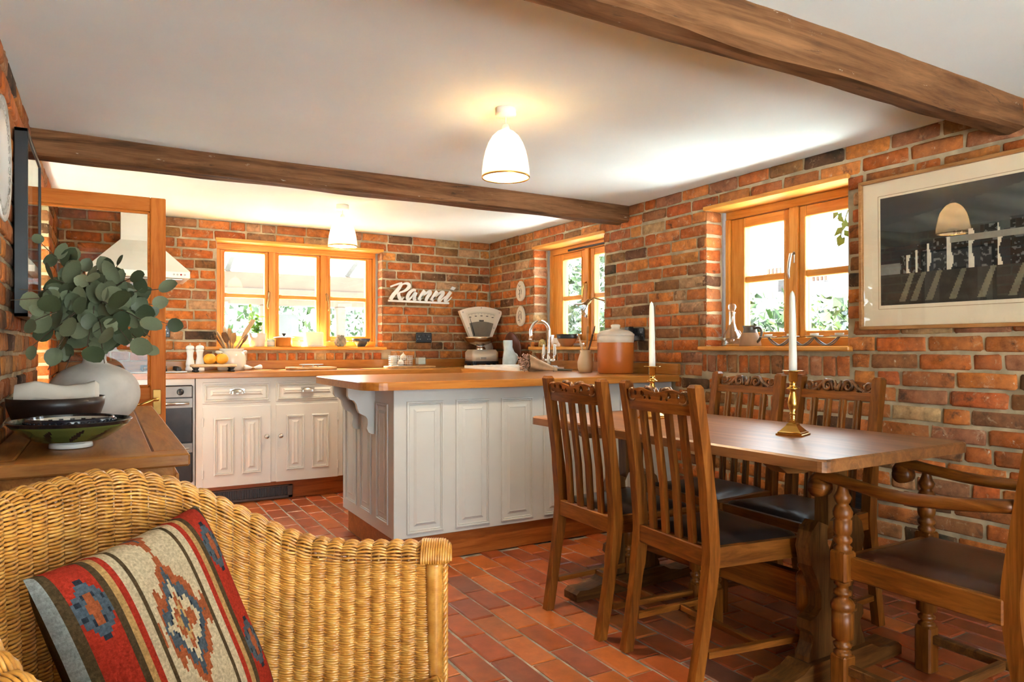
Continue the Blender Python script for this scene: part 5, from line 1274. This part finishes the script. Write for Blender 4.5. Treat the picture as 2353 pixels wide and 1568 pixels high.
for i in range(41):
    t = a1-.07-(a1-a0-.14)*i/40; l = .018 if i % 5 == 0 else .009; c, s_ = math.cos(t), math.sin(t)
    m.add([((R1-.035-l)*c-.0009*s_, .0022, zc+(R1-.035-l)*s_+.0009*c), ((R1-.035)*c-.0009*s_, .0022, zc+(R1-.035)*s_+.0009*c), ((R1-.035)*c+.0009*s_, .0022, zc+(R1-.035)*s_-.0009*c), ((R1-.035-l)*c+.0009*s_, .0022, zc+(R1-.035-l)*s_-.0009*c)], [(0, 1, 2, 3)])
for i, q in enumerate(range(5)):
    t = a1-.09-(a1-a0-.18)*i/4; m.box((.425*math.cos(t)-.010, .002, zc+.425*math.sin(t)-.004), (.425*math.cos(t)+.010, .0024, zc+.425*math.sin(t)+.003))
m.box((-.022, .002, .395), (.022, .0024, .408)); m.build('dial_mark', plain('ink', (.06, .05, .04), .8), hd_)
m = MB(); t = a1-.08; m.tube([(.26*math.cos(t), -.002, zc+.26*math.sin(t)), (.42*math.cos(t), -.002, zc+.42*math.sin(t))], [.005, .0015], 5); m.build('needle', M_BLACK, hd_)
m = MB()
for t, rr in ((a0-.02, R1-.005), (a1+.02, R1-.005), (hp, R1+.004), (a0-.015, .34), (a1+.015, .34)): m.sphere((rr*math.cos(t), .004, zc+rr*math.sin(t)), .006, 8, 6)
m.build('screw', M_STEEL, hd_)
m = MB(); m.lathe([(.045, .150), (.045, .165), (.038, .168), (.038, .178)], 20, (-.03, -.05, 0)); m.tube([(-.125, -.05, .245), (-.11, -.05, .205), (-.03, -.05, .178), (.05, -.05, .205), (.065, -.05, .245)], .006, 8); m.build('pan_cradle', M_CHROME, kz)
m = MB(); pr = [(0, .190), (.05, .194), (.10, .215), (.125, .245), (.130, .258), (.126, .258), (.12, .246), (.095, .219), (.05, .200), (0, .196)]; m.lathe(pr, 32, (-.04, -.06, 0), sx=1.2, sy=.95); m.build('pan', plain('pan_steel', (.55, .42, .30), .2, 1.0, var=.1), kz)

# ------------------------------------------------------------------ things along the right of the back worktop
fj = thing('fish_jug', 'pale blue fish-shaped jug standing by the sink', 'jug', (2.86, 5.00, ZT+.022), .3)
m = MB(); n = 24; vs = []; st = [(0, 0, .055, .045), (.01, 0, .062, .05), (.05, .004, .066, .05), (.09, .002, .058, .044), (.12, -.006, .044, .036), (.15, -.014, .040, .034), (.18, -.016, .042, .036), (.205, -.016, .040, .034)]
for z, ox, a, b_ in st:
    for i in range(n): t = 2*math.pi*i/n; vs.append((ox+a*math.cos(t), b_*math.sin(t), z))
m.add(vs, [(k*n+i, k*n+(i+1) % n, (k+1)*n+(i+1) % n, (k+1)*n+i) for k in range(len(st)-1) for i in range(n)]+[tuple(range(n))[::-1]], True)
M_JUG = plain('celadon', (.50, .56, .55), .2, var=.1, nscale=14); m.build('body', M_JUG, fj)
m = MB(); m.tube(catmull([(.020, -.01, .135), (.030, -.022, .10), (.052, -.03, .085), (.068, -.02, .055), (.055, -.01, .02)], 5), [.013]*21, 8, flat=.7); m.build('tail', M_JUG, fj)
m = MB(); m.M = Matrix.Translation((0, 0, .145)) @ Matrix.Rotation(math.radians(80), 4, 'Y'); m.lathe([(0, 0), (.12, 0), (.128, .006), (.128, .012), (.112, .015), (.108, .010), (0, .010)], 40)
tag(m.build('round_board', plain('mahogany', (.13, .032, .012), .35, var=.2), None, (2.935, 5.085, ZT+.024)), 'round reddish wooden board leaning against the right wall', 'board')
def egg(label, z, motif):
    e = thing('egg_plaque', label, 'plaque', (XW-.006, 5.08, z), -hp, 'egg-shaped plaques'); pts = []
    for i in range(36): t = 2*math.pi*i/36; k = 1-.16*math.sin(t); pts.append((.066*math.cos(t)*k, .085*math.sin(t)))
    m = MB(); m.prism(pts, -.012, 0, 'xz'); m.prism([(x*.95, y*.96) for x, y in pts], -.015, -.012, 'xz'); m.build('body', plain('egg_cream', (.68, .59, .47), .5, var=.03), e)
    m = MB()
    for p in motif: m.tube([(x, -.0155, y) for x, y in p], .0018, 5)
    m.build('line_drawing', plain('drawing_ink', (.03, .025, .02), .7), e)
egg('upper egg-shaped cream plaque with a thin line drawing', 1.558, [catmull([Vector((-.02, .055)).to_3d(), Vector((0, .03)).to_3d(), Vector((.02, .04)).to_3d()], 4) and [(-.02, .055), (-.005, .035), (.012, .045)], [(-.015, .02), (.0, -.01), (-.02, -.03)], [(.015, .02), (.03, -.005), (.02, -.03)], [(0, .01), (-.005, -.03), (0, -.06)]])
egg('lower egg-shaped cream plaque with a dark line drawing', 1.348, [[(-.03, -.02), (-.025, .02), (-.005, .045), (.02, .035), (.03, .0), (.028, -.03)], [(-.015, -.03), (-.012, .0), (.005, .02), (.012, -.02)], [(-.03, -.03), (-.02, -.04), (-.005, -.03)], [(0, -.03), (.0, -.055)]])
# dried flowers in brown paper
bq = thing('dried_bouquet', 'dried pink flowers wrapped in brown paper on the worktop', 'bouquet', (2.58, 4.05, ZT), math.radians(-20))
M_KRAFT = plain('kraft_paper', (.62, .42, .25), .85, var=.12, nscale=14, bmp=.3, bscale=40)
m = MB()
def wrap(u, v):
    a = 2*math.pi*u; r_ = .013+.058*v**1.1*(1+.14*math.sin(a*5+v*3)); x = .10-.20*v; return (x, r_*math.cos(a)*1.0, max(.003, .015+.050*v+r_*math.sin(a)*.85))
m.grid(wrap, 40, 14); m.build('paper_wrap', M_KRAFT, bq)
br = random.Random(8); m = MB(); fl = MB()
for k in range(60):
    a = br.uniform(0, 6.28); q = br.uniform(.0, .055); e = (-.10-br.uniform(.0, .06), q*math.cos(a)*1.2, max(.012, .062+q*math.sin(a)))
    m.tube([(.05, 0, .03), (-.06, e[1]*.7, e[2]), e], .0012, 4)
    for j in range(4): fl.sphere((e[0]+br.uniform(-.014, .014), e[1]+br.uniform(-.014, .014), max(.007, e[2]+br.uniform(-.012, .014))), br.uniform(.003, .006), 6, 4)
m.build('stalks', plain('dry_stalk', (.30, .20, .11), .8), bq, kind='stuff'); fl.build('blossom', plain('dry_pink', (.60, .36, .27), .9, var=.3, nscale=40), bq, kind='stuff')
m = MB()
for k in range(14): a = br.uniform(0, 6.28); q = br.uniform(.0, .009); m.tube([(.09, q*math.cos(a), .016+q*math.sin(a)), (.20+br.uniform(-.03, .02), q*2*math.cos(a), max(.004, .013+q*math.sin(a)))], .0022, 5)
m.build('stem_ends', plain('dark_stalk', (.10, .07, .035), .8), bq, kind='stuff')
m = MB(); m.tube([(.075, .02*math.cos(t*.5), .021+.018*math.sin(t*.5)) for t in range(14)], .002, 5); m.build('twine', plain('twine', (.5, .4, .28), .9), bq)
# terracotta crock
ck = thing('bread_crock', 'terracotta orange lidded bread crock with cream rim', 'crock', (2.85, 3.60, ZT))
M_TERRA = plain('terracotta_glaze', (.54, .145, .022), .36, var=.06)
m = MB(); m.lathe([(0, 0), (.106, 0), (.114, .008), (.1165, .10), (.1165, .199)], 48); m.build('body', M_TERRA, ck)
m = MB(); m.lathe([(.1165, .199), (.1175, .2), (.1185, .238), (.114, .240), (.108, .238)], 48); m.build('collar', M_CREAM, ck)
m = MB(); m.lathe([(.118, .238), (.121, .246), (.120, .254), (.112, .258), (.108, .264), (.085, .276), (.04, .284), (.030, .286), (.026, .292), (.030, .302), (.031, .310), (.024, .316), (0, .318)], 48); m.build('lid', M_CREAM, ck)
m = MB(); m.lathe([(0, 0), (.042, 0), (.052, .03), (.054, .07), (.042, .115), (.034, .135), (.038, .15), (.033, .15), (.030, .13), (0, .06)], 28)
tag(m.build('utensil_jar', plain('sand_glaze', (.70, .50, .28), .35, var=.06), None, (2.80, 3.86, ZT)), 'sand coloured jar of utensils beside the terracotta crock', 'jar')
M_SPOON = plain('spoon_wood', (.44, .23, .08), .55, var=.15, nscale=20); M_SPOON2 = plain('spoon_dark', (.16, .07, .028), .5, var=.2, nscale=20); M_SPOON3 = plain('spoon_pale', (.56, .38, .21), .55, var=.1, nscale=20)
def utensil(name, label, base, tip, kind, mat, rotn=0.0, hw=.028, hl=.075, group='wooden utensils in the crock'):
    b0, t0 = Vector(base), Vector(tip); ax = (t0-b0); L = ax.length; q = ax.to_track_quat('Z', 'Y').to_matrix().to_4x4() @ Matrix.Rotation(rotn, 4, 'Z')
    m = MB(); m.M = q
    m.tube([(0, 0, 0), (0, 0, L-hl*.9)], [.006, .0065], 8)
    if kind == 'spoon': m.lathe([(abs(math.sin(math.pi*i/10))**.75*hw if 0 < i < 10 else 0, L-hl+hl*i/10) for i in range(11)], 18, sy=.28)
    elif kind == 'slice': m.prism([(-.010, L-hl), (.010, L-hl), (hw, L-hl*.75), (hw, L), (-hw, L), (-hw, L-hl*.75)], -.004, .004, 'xz')
    else: m.prism([(-.008, L-hl), (.008, L-hl), (hw, L-hl*.7), (hw*1.0, L-hl*.25), (hw*.6, L), (-hw*.6, L), (-hw, L-hl*.25), (-hw, L-hl*.7)], -.004, .004, 'xz')
    o = m.build(name, mat, None, base); tag(o, label, 'utensil', group); return o
ub = (2.80, 3.86, ZT+.066)
utensil('wooden_spoon', 'pale wooden handle leaning out of the sand coloured jar', ub, (2.775, 3.905, ZT+.25), 'spatula', M_SPOON3, .6, .010, .05, 'utensils in the sand jar')
utensil('wooden_spoon', 'straight wooden handle upright in the sand coloured jar', (2.805, 3.86, ZT+.066), (2.80, 3.83, ZT+.31), 'spatula', M_SPOON, .6, .010, .05, 'utensils in the sand jar')
utensil('wooden_spoon', 'dark wooden spoon head showing behind the crock lid', (2.80, 3.865, ZT+.066), (2.83, 3.79, ZT+.315), 'spoon', M_SPOON2, .6, .024, .07, 'utensils in the sand jar')

# ------------------------------------------------------------------ things along the left of the back worktop
def mill(label, x, y, k):
    p = thing('grinder_mill', label, 'grinder', (x, y, ZT), 0, 'white grinder mills')
    m = MB(); m.lathe([(0, 0), (.030, 0), (.031, .006), (.031, .022), (.028, .025), (.029, .030), (.026, .034), (.028, .038), (.029, .046), (.028, .060), (.023, .085), (.020, .105), (.022, .128), (.025, .140), (.027, .144), (.025, .149), (.020, .150)], 28); m.build('body', M_WHITE, p)
    m = MB(); m.lathe([(.020, .150), (.028, .156), (.029, .166), (.025, .176), (.014, .183), (0, .185)], 28); m.build('head', M_WHITE, p)
    m = MB(); m.lathe([(.004, .184), (.006, .190), (.005, .195), (0, .196)], 12); m.build('finial', M_STEEL, p)
mill('tall white grinder mill nearer the hob', .515, 5.43, 1); mill('tall white grinder mill next to the fruit board', .578, 5.43, 1)
fb = thing('footed_board', 'small pale wooden board on black bun feet', 'board', (.645, 5.24, ZT), .05)
m = MB(); m.box((-.142, -.065, .032), (.142, .065, .052), .006); m.build('board', M_SPOON3, fb)
for x in (-.115, .115):
    for y in (-.045, .045): m = MB(); m.lathe([(0, 0), (.014, 0), (.017, .007), (.011, .014), (.009, .018), (.016, .026), (.016, .032), (0, .032)], 14, (x, y, 0)); m.build('foot', M_BLACK, fb)
M_ORANGE = plain('orange_peel', (.80, .36, .025), .45, var=.12, nscale=10, bmp=.2, bscale=150)
for lab, x, s in (('yellow-orange round fruit nearer the grinder mills', .622, 1.0), ('striped orange round fruit in front of the crock', .700, 1.02)):
    f = thing('round_fruit', lab, 'fruit', (x, 5.245, ZT+.051), x*7, 'two fruits on the footed board')
    m = MB(); n = 28; vs = []; mm = 14; fs = []
    for j in range(mm+1):
        th = math.pi*j/mm
        for i in range(n): a = 2*math.pi*i/n; rr = .042*s*math.sin(th)*(1+.025*math.cos(8*a)*math.sin(th)); vs.append((rr*math.cos(a), rr*math.sin(a), .038*s-.038*s*math.cos(th)-(.004*math.exp(-(th-math.pi)**2*14))))
    m.add(vs, [(j*n+i, j*n+(i+1) % n, (j+1)*n+(i+1) % n, (j+1)*n+i) for j in range(mm) for i in range(n)], True); m.build('flesh', M_ORANGE, f)
    m = MB(); m.lathe([(0, 0), (.004, 0), (.005, .004), (0, .006)], 8, (0, 0, .072*s)); m.build('stalk', plain('fruit_stalk', (.1, .08, .02), .8), f)
UC = (.793, 5.45)
uc = thing('utensil_crock', 'glossy cream stoneware crock full of wooden utensils', 'crock', (*UC, ZT), .5)
M_CROCK = plain('cream_stoneware', (.66, .59, .49), .2, var=.04)
m = MB(); m.lathe([(0, 0), (.088, 0), (.096, .01), (.099, .06), (.098, .10), (.090, .125), (.080, .135), (.078, .142), (.084, .152), (.084, .160), (.078, .160), (.074, .14), (.085, .10), (.085, .02), (0, .015)], 40); m.build('body', M_CROCK, uc)
for s in (-1, 1): m = MB(); m.tube(catmull([(s*.088, -.012, .125), (s*.112, -.012, .135), (s*.115, .012, .135), (s*.088, .014, .125)], 5), .011, 8); m.build('handle', M_CROCK, uc)
UT = [('wooden_spoon', 'large round wooden ladle at the back of the crock', (515, 748, 5.49), 'spoon', M_SPOON3, .048, .10), ('wooden_spatula', 'pale narrow spatula leaning left in the crock', (498, 762, 5.45), 'spatula', M_SPOON3, .016, .12),
      ('wooden_spatula', 'dark wooden spatula in the middle of the crock', (514, 764, 5.43), 'spatula', M_SPOON2, .026, .08), ('wooden_spatula', 'golden wooden spatula upright in the crock', (527, 755, 5.47), 'spatula', M_SPOON, .022, .09),
      ('wooden_spatula', 'short honey wooden spatula at the crock front', (538, 765, 5.42), 'spatula', M_SPOON, .024, .08), ('wooden_slice', 'long square-ended wooden slice leaning right in crock', (583, 735, 5.46), 'slice', M_SPOON3, .024, .16),
      ('wooden_spoon', 'dark wooden spoon leaning right in the crock', (571, 768, 5.41), 'spoon', M_SPOON2, .036, .085), ('wooden_spoon', 'thin dark spoon leaning far left in the crock', (491, 768, 5.43), 'spoon', M_SPOON2, .014, .06)]
for i, (nm, lab, (u, v, y), kd, mt, hw_, hl_) in enumerate(UT):
    t = aty(u, v, y); bx_ = UC[0]-(t.x-UC[0])*.35; by_ = UC[1]-(t.y-UC[1])*.4; utensil(nm, lab, (bx_, by_, ZT+.02), tuple(t), kd, mt, .35, hw_, hl_)
bs = thing('bottle_stopper', 'patterned white ceramic bottle stoppers lying on worktop', 'stopper', (.925, 5.36, ZT), .1)
for s in (-1, 1):
    m = MB(); m.M = Matrix.Translation((0, 0, .019)) @ Matrix.Rotation(s*1.45, 4, 'Y'); m.lathe([(.006, 0), (.008, .012), (.013, .03), (.018, .045), (.019, .055), (.013, .064), (0, .066)], 16); m.build('knob', M_WHITE, bs)
m = MB(); m.tube([(-.012, 0, .018), (.012, 0, .018)], .008, 10); m.build('collar', M_SPOON, bs)
cb = thing('chopping_board', 'pale rounded chopping board under a metal trivet', 'board', (1.345, 5.36, ZT))
m = MB(); m.prism(rounded(-.178, -.12, .178, .12, .07, (0, 1, 2, 3), 6), 0, .020, 'xy', True); m.build('slab', M_SPOON, cb)
tv = thing('metal_trivet', 'small silver trivet standing on the pale chopping board', 'trivet', (1.345, 5.36, ZT+.020))
m = MB(); m.lathe([(0, .014), (.088, .014), (.09, .018), (.088, .022), (0, .022)], 32, sy=.8); m.build('plate', M_STEEL, tv)
for a in (0.5, 2.6, 4.7): m = MB(); m.lathe([(.007, 0), (.006, .014)], 10, (.065*math.cos(a), .05*math.sin(a), 0)); m.build('foot', M_STEEL, tv)
tr = MB(); tr.box((-.195, -.09, 0), (.195, .09, .016), .004); tag(tr.build('serving_board', M_SPOON, None, (2.165, 5.43, ZT), .03), 'flat wooden serving board under the wire basket and candle', 'board')
wb = thing('wire_basket', 'small square wire basket with jars on serving board', 'basket', (2.085, 5.43, ZT+.016))
m = MB()
for k in range(6):
    z = .003+.016*k; q = .078+.001*k; m.tube([(-q, -.058, z), (q, -.058, z), (q, .058, z), (-q, .058, z)], .0016, 5, closed=True)
for k in range(9):
    x = -.078+.0195*k
    for y in (-.058, .058): m.tube([(x, y, .003), (x, y, .083)], .0013, 5)
for k in range(6):
    for x in (-.078, .078): m.tube([(x, -.058+.0232*k, .003), (x, -.058+.0232*k, .083)], .0013, 5)
for k in range(7): m.tube([(-.078+.026*k, -.058, .003), (-.078+.026*k, .058, .003)], .0013, 5)
m.build('wires', plain('white_wire', (.70, .70, .66), .4), wb)
gb = thing('cork_bottle', 'small glass bottle with cork in the wire basket', 'bottle', (2.105, 5.46, ZT+.021))
m = MB(); m.lathe([(0, 0), (.030, 0), (.032, .01), (.032, .06), (.014, .085), (.012, .10), (.015, .103)], 20); m.build('glass', M_GLASS, gb); m = MB(); m.lathe([(0, .10), (.013, .10), (.015, .118), (0, .118)], 14); m.build('cork', M_SPOON, gb)
gj = thing('glass_jar', 'small clear glass jar at the left in wire basket', 'jar', (2.035, 5.45, ZT+.021))
m = MB(); m.lathe([(0, 0), (.028, 0), (.030, .01), (.030, .09), (.024, .105), (.026, .12)], 20); m.build('glass', M_GLASS, gj); m = MB(); m.lathe([(0, .003), (.027, .003), (.027, .07), (0, .075)], 16); m.build('contents', M_WHITE, gj)
for i, (lab, x, y, z, mt) in enumerate((('white garlic bulb at the front of the wire basket', 2.075, 5.400, .005, M_WHITE), ('brown onion at the front of the wire basket', 2.125, 5.400, .005, plain('onion', (.56, .26, .09), .4, var=.15)), ('garlic bulb piled on top in the wire basket', 2.100, 5.408, .050, M_CREAM))):
    m = MB(); m.lathe([(0, 0), (.018, .002), (.027, .016), (.026, .030), (.016, .042), (.006, .050), (.003, .060), (0, .062)], 18); tag(m.build('garlic_bulb' if i != 1 else 'onion', mt, None, (x, y, ZT+.016+z)), lab, 'vegetable', 'vegetables in the wire basket')
cg = thing('glass_candle', 'white candle in a square glass on the serving board', 'candle', (2.255, 5.42, ZT+.016))
m = MB(); m.box((-.035, -.035, 0), (.035, .035, .013), .003)
for q in (((-.035, -.035, .013), (.035, -.032, .078)), ((-.035, .032, .013), (.035, .035, .078)), ((-.035, -.032, .013), (-.032, .032, .078)), ((.032, -.032, .013), (.035, .032, .078))): m.box(*q)
m.build('glass', M_GLASS, cg); m = MB(); m.box((-.0315, -.0315, .0135), (.0315, .0315, .068), .002); m.build('wax', M_WAX, cg)

# ------------------------------------------------------------------ back window sill
ZS = 1.09
pp = thing('basil_pot', 'bright green basil plant in a pale pot on sill', 'plant', (1.015, 5.705, ZS))
m = MB(); m.lathe([(0, 0), (.052, 0), (.055, .004), (.066, .104), (.062, .104), (.055, .09), (0, .09)], 32); m.build('pot', plain('pale_pot', (.60, .53, .46), .7, var=.08), pp)
M_BASIL = leafmat('basil_leaf', (.13, .32, .025), (.30, .55, .06)); br = random.Random(3)
lm = leaf_mesh(9).copy(); lm.materials.clear(); lm.materials.append(M_BASIL)
for k in range(11):
    a = br.uniform(0, 6.28); t = Vector((.055*math.cos(a), .035*math.sin(a), br.uniform(.17, .24))) if k else Vector((-.045, 0, .305)); m = MB(); P = catmull([(t.x*.2, t.y*.2, .09), (t.x*.5, t.y*.5, .15), t], 4); m.tube(P, .0022, 5); m.build('stem', plain('basil_stem', (.2, .35, .06), .6), pp)
    for j in range(9):
        f = br.uniform(.25, 1); p = P[min(len(P)-1, int(f*len(P)))]; dr = Vector((br.gauss(0, 1), br.gauss(0, .6), br.gauss(.1, .5))).normalized(); nz = Vector((br.gauss(0, .4), -.5, 1)); nz = (nz-dr*nz.dot(dr)).normalized()
        o = bpy.data.objects.new('leaf', lm); COL.objects.link(o); o.parent = pp; o.matrix_local = Matrix.Translation(p) @ Matrix((dr, nz.cross(dr), nz)).transposed().to_4x4() @ Matrix.Scale(br.uniform(.009, .016), 4)
jr = thing('label_jar', 'small pale green jar candle beside the basil pot', 'jar', (1.115, 5.69, ZS))
m = MB(); m.lathe([(0, 0), (.028, 0), (.030, .004), (.030, .046), (.024, .053), (.024, .056)], 24); m.build('jar', plain('pale_green', (.50, .56, .45), .25), jr); m = MB(); m.lathe([(.025, .056), (.028, .057), (.028, .066), (0, .066)], 24); m.build('lid', M_GLASS, jr)
m = MB(); m.lathe([(.0305, .012), (.0305, .038)], 24); m.build('paper_label', M_CREAM, jr)
sp = thing('amber_saucepan', 'small amber glass saucepan with lid on window sill', 'saucepan', (1.215, 5.695, ZS))
M_AMB = plain('amber_glass', (.44, .17, .03), .12, var=.1); m = MB(); m.lathe([(0, 0), (.060, 0), (.064, .006), (.066, .062), (.070, .070)], 32); m.build('pan', M_AMB, sp)
m = MB(); m.lathe([(.080, .070), (.080, .074), (.05, .080), (0, .084)], 32); ld = m.build('lid', M_STEEL, sp); m = MB(); m.lathe([(.008, .083), (.008, .092), (.016, .098), (.016, .104), (0, .106)], 16); m.build('knob', M_BLACK, ld)
ab = thing('alabaster_block', 'glowing white rectangular stone block on a tray', 'ornament', (1.45, 5.705, ZS))
m = MB(); m.box((-.086, -.05, 0), (.086, .05, .007), .003); m.build('tray', M_WHITE, ab)
mm_, nt, b_ = newmat('alabaster'); setin(b_, Roughness=.4); b_.inputs['Base Color'].default_value = (.78, .68, .56, 1); b_.inputs['Subsurface Weight'].default_value = .8; b_.inputs['Subsurface Radius'].default_value = (.06, .04, .03); b_.inputs['Subsurface Scale'].default_value = 1.0
m = MB(); m.box((-.072, -.032, .007), (.072, .032, .118), .006); m.build('block', mm_, ab)
at_ = thing('stone_artichoke', 'grey stone artichoke ornament on the sill', 'ornament', (1.668, 5.70, ZS)); M_ART = plain('artichoke_stone', (.30, .27, .20), .7, var=.25, nscale=20)
m = MB(); m.lathe([(0, 0), (.022, 0), (.028, .006), (.042, .03), (.044, .05), (.036, .072), (.018, .088), (0, .094)], 20); m.build('core', M_ART, at_)
for row in range(5):
    for i in range(8):
        a = 2*math.pi*(i+.5*(row % 2))/8; z = .018+.015*row; rr = (.040, .045, .043, .036, .024)[row]; m = MB(); m.M = Matrix.Rotation(a, 4, 'Z') @ Matrix.Translation((rr, 0, z)) @ Matrix.Rotation(-.35+.25*row*.4, 4, 'Y')
        m.add([(0, -.014, -.010), (0, .014, -.010), (.004, .013, .008), (.003, 0, .022), (.004, -.013, .008), (.006, 0, 0)], [(0, 1, 5), (1, 2, 5), (2, 3, 5), (3, 4, 5), (4, 0, 5)], True); m.build('scale', M_ART, at_)
m = MB(); m.lathe([(0, 0), (.030, 0), (.033, .005), (.060, .035), (.078, .068), (.075, .068), (.055, .036), (.028, .012), (0, .010)], 36); tag(m.build('sill_bowl', plain('blue_black_glaze', (.045, .055, .068), .3, var=.3), None, (1.842, 5.70, ZS)), 'small blue-black bowl at the right end of back sill', 'bowl')

# ------------------------------------------------------------------ large right window sill
dc = thing('glass_decanter', 'clear glass spouted decanter with ball stopper on sill', 'decanter', (3.09, 2.845, ZS))
m = MB(); m.lathe([(0, .004), (.045, .004), (.052, .012), (.055, .035), (.048, .065), (.028, .098), (.017, .13), (.016, .175), (.020, .190), (.022, .194), (.019, .194), (.013, .176), (.013, .13), (.024, .098), (.043, .065), (.050, .035), (.046, .016), (0, .010)], 36); m.build('body', M_GLASS, dc)
m = MB(); m.sphere((0, 0, .222), .024, 24, 14); m.lathe([(.012, .18), (.014, .2)], 16); m.build('stopper', M_GLASS, dc)
m = MB(); m.tube(catmull([(-.01, .045, .035), (-.012, .075, .055), (-.015, .105, .09), (-.02, .155, .135)], 5), [.011]*6+[.008]*5+[.004]*5, 10); m.build('spout', M_GLASS, dc)
m = MB(); m.tube(catmull([(-.005, -.030, .09), (-.01, -.055, .085), (-.01, -.068, .065), (-.005, -.052, .048)], 5), .007, 10); m.build('handle', M_GLASS, dc)
jg = thing('stoneware_jug', 'brown stoneware jug with dark handle on window sill', 'jug', (3.09, 2.715, ZS)); M_JG = plain('buff_stoneware', (.36, .20, .10), .7, var=.15); M_JD = plain('grey_brown_glaze', (.10, .075, .055), .3, var=.2)
m = MB(); m.lathe([(0, 0), (.058, 0), (.060, .006), (.052, .045), (.040, .075)], 32); m.build('body', M_JG, jg)
m = MB(); m.lathe([(.0405, .074), (.036, .088), (.036, .10), (.041, .113), (.038, .113), (.033, .09), (0, .07)], 32); m.build('neck', M_JD, jg)
m = MB(); m.tube(catmull([(-.005, -.036, .098), (-.005, -.068, .100), (-.005, -.083, .075), (-.005, -.072, .04), (-.005, -.052, .02)], 5), .007, 8); m.build('handle', M_JD, jg)
th = thing('tealight_holder', 'wrought metal tealight holder with looping arms on sill', 'candle holder', (3.10, 0, ZS)); ys = [2.60, 2.455, 2.315, 2.175]
for a, b_ in zip(ys, ys[1:]):
    m = MB()
    for dx in (-.012, .012): m.tube(catmull([(dx*.3, a, .046), (dx, a-(a-b_)*.25, .016), (dx, (a+b_)/2, .004), (dx, b_+(a-b_)*.25, .016), (dx*.3, b_, .046)], 5), .0038, 6)
    m.build('loop', plain('grey_iron', (.22, .22, .23), .4, .8), th)
for y in ys:
    m = MB(); m.lathe([(0, .046), (.034, .046), (.044, .050), (.043, .052), (0, .049)], 24, (0, y, 0)); d_ = m.build('dish', M_STEEL, th)
    m = MB(); m.lathe([(0, .050), (.020, .050), (.021, .064), (0, .063)], 20, (0, y, 0)); m.build('tealight', M_WAX, d_)

# ------------------------------------------------------------------ small window sill
sbw = thing('terracotta_bowl', 'terracotta bowl with black glazed rim on small sill', 'bowl', (3.09, 4.50, ZS))
m = MB(); m.lathe([(0, 0), (.038, 0), (.042, .006), (.065, .035), (.077, .062)], 36); m.build('base', plain('raw_terracotta', (.44, .20, .085), .7, var=.08), sbw)
m = MB(); m.lathe([(.077, .062), (.084, .096), (.081, .096), (.072, .06), (0, .02)], 36); m.build('rim', M_BLACK, sbw)
m = MB(); m.lathe([(0, 0), (.030, 0), (.032, .02), (.028, .042), (.016, .056), (.004, .062), (0, .062)], 20); tag(m.build('beehive_pot', plain('straw', (.50, .40, .16), .7, var=.3, nscale=40), None, (3.075, 4.835, ZS)), 'straw coloured beehive ornament on small window sill', 'ornament')
m = MB(); m.lathe([(0, 0), (.022, 0), (.030, .03), (.026, .055), (.018, .075), (.022, .095), (.019, .095), (.014, .07), (0, .03)], 20); tag(m.build('small_vase', M_WHITE, None, (3.12, 4.765, ZS)), 'small white vase behind the tap on sill', 'vase')
bxo = thing('white_box', 'little white picture box standing on the small sill', 'box', (3.10, 4.66, ZS)); m = MB(); m.box((-.014, -.032, 0), (.014, .032, .070), .003); m.build('body', M_WHITE, bxo); m = MB(); m.box((-.015, -.022, .02), (-.014, .022, .03)); m.build('print', M_SPOON3, bxo)
m = MB(); m.M = Matrix.Rotation(hp, 4, 'X'); m.lathe([(0, -.05), (.010, -.05), (.011, .02), (.014, .03), (.014, .05), (0, .05)], 14); tag(m.build('small_torch', M_STEEL, None, (3.06, 4.30, ZS+.014), .15), 'small metal torch lying on the small window sill', 'torch')
# swing-arm lamp in the reveal of the small window
sl = thing('swing_arm_lamp', 'swing-arm wall lamp with glass cone shade at small window', 'lamp', (0, 0, 0))
hd0 = aty(1352, 692, 4.33); ax = Vector((-.62, .25, -.72)).normalized(); A0 = Vector((3.11, 3.965, 1.41))
M_ABR = plain('antique_brass', (.30, .19, .09), .35, 1.0, var=.2)
hd0 = Vector((3.06, 4.17, 1.425))
m = MB(); m.lathe([(.03, 0), (.03, .01), (.012, .016)], 18, A0, M=Matrix.Rotation(-hp, 4, 'X')); m.tube([A0, A0+Vector((0, .04, .0)), hd0+Vector((.02, -.03, .02)), hd0], .006, 8); m.build('arm', M_ABR, sl)
Q = ax.to_track_quat('Z', 'Y').to_matrix().to_4x4()
m = MB(); m.lathe([(.010, -.01), (.018, 0), (.018, .03), (.022, .034), (.022, .044)], 18, hd0, M=Q); m.build('lamp_holder', M_ABR, sl)
m = MB(); m.lathe([(.022, .036), (.030, .05), (.075, .10), (.076, .102), (.073, .100), (.028, .052)], 32, hd0, M=Q); m.build('shade', glassmat('shade_glass', (.80, .84, .86), 2.2), sl)
m = MB(); m.lathe([(.010, .04), (.022, .075), (.018, .098), (0, .106)], 18, hd0, M=Q); m.build('bulb', M_GLASS, sl)
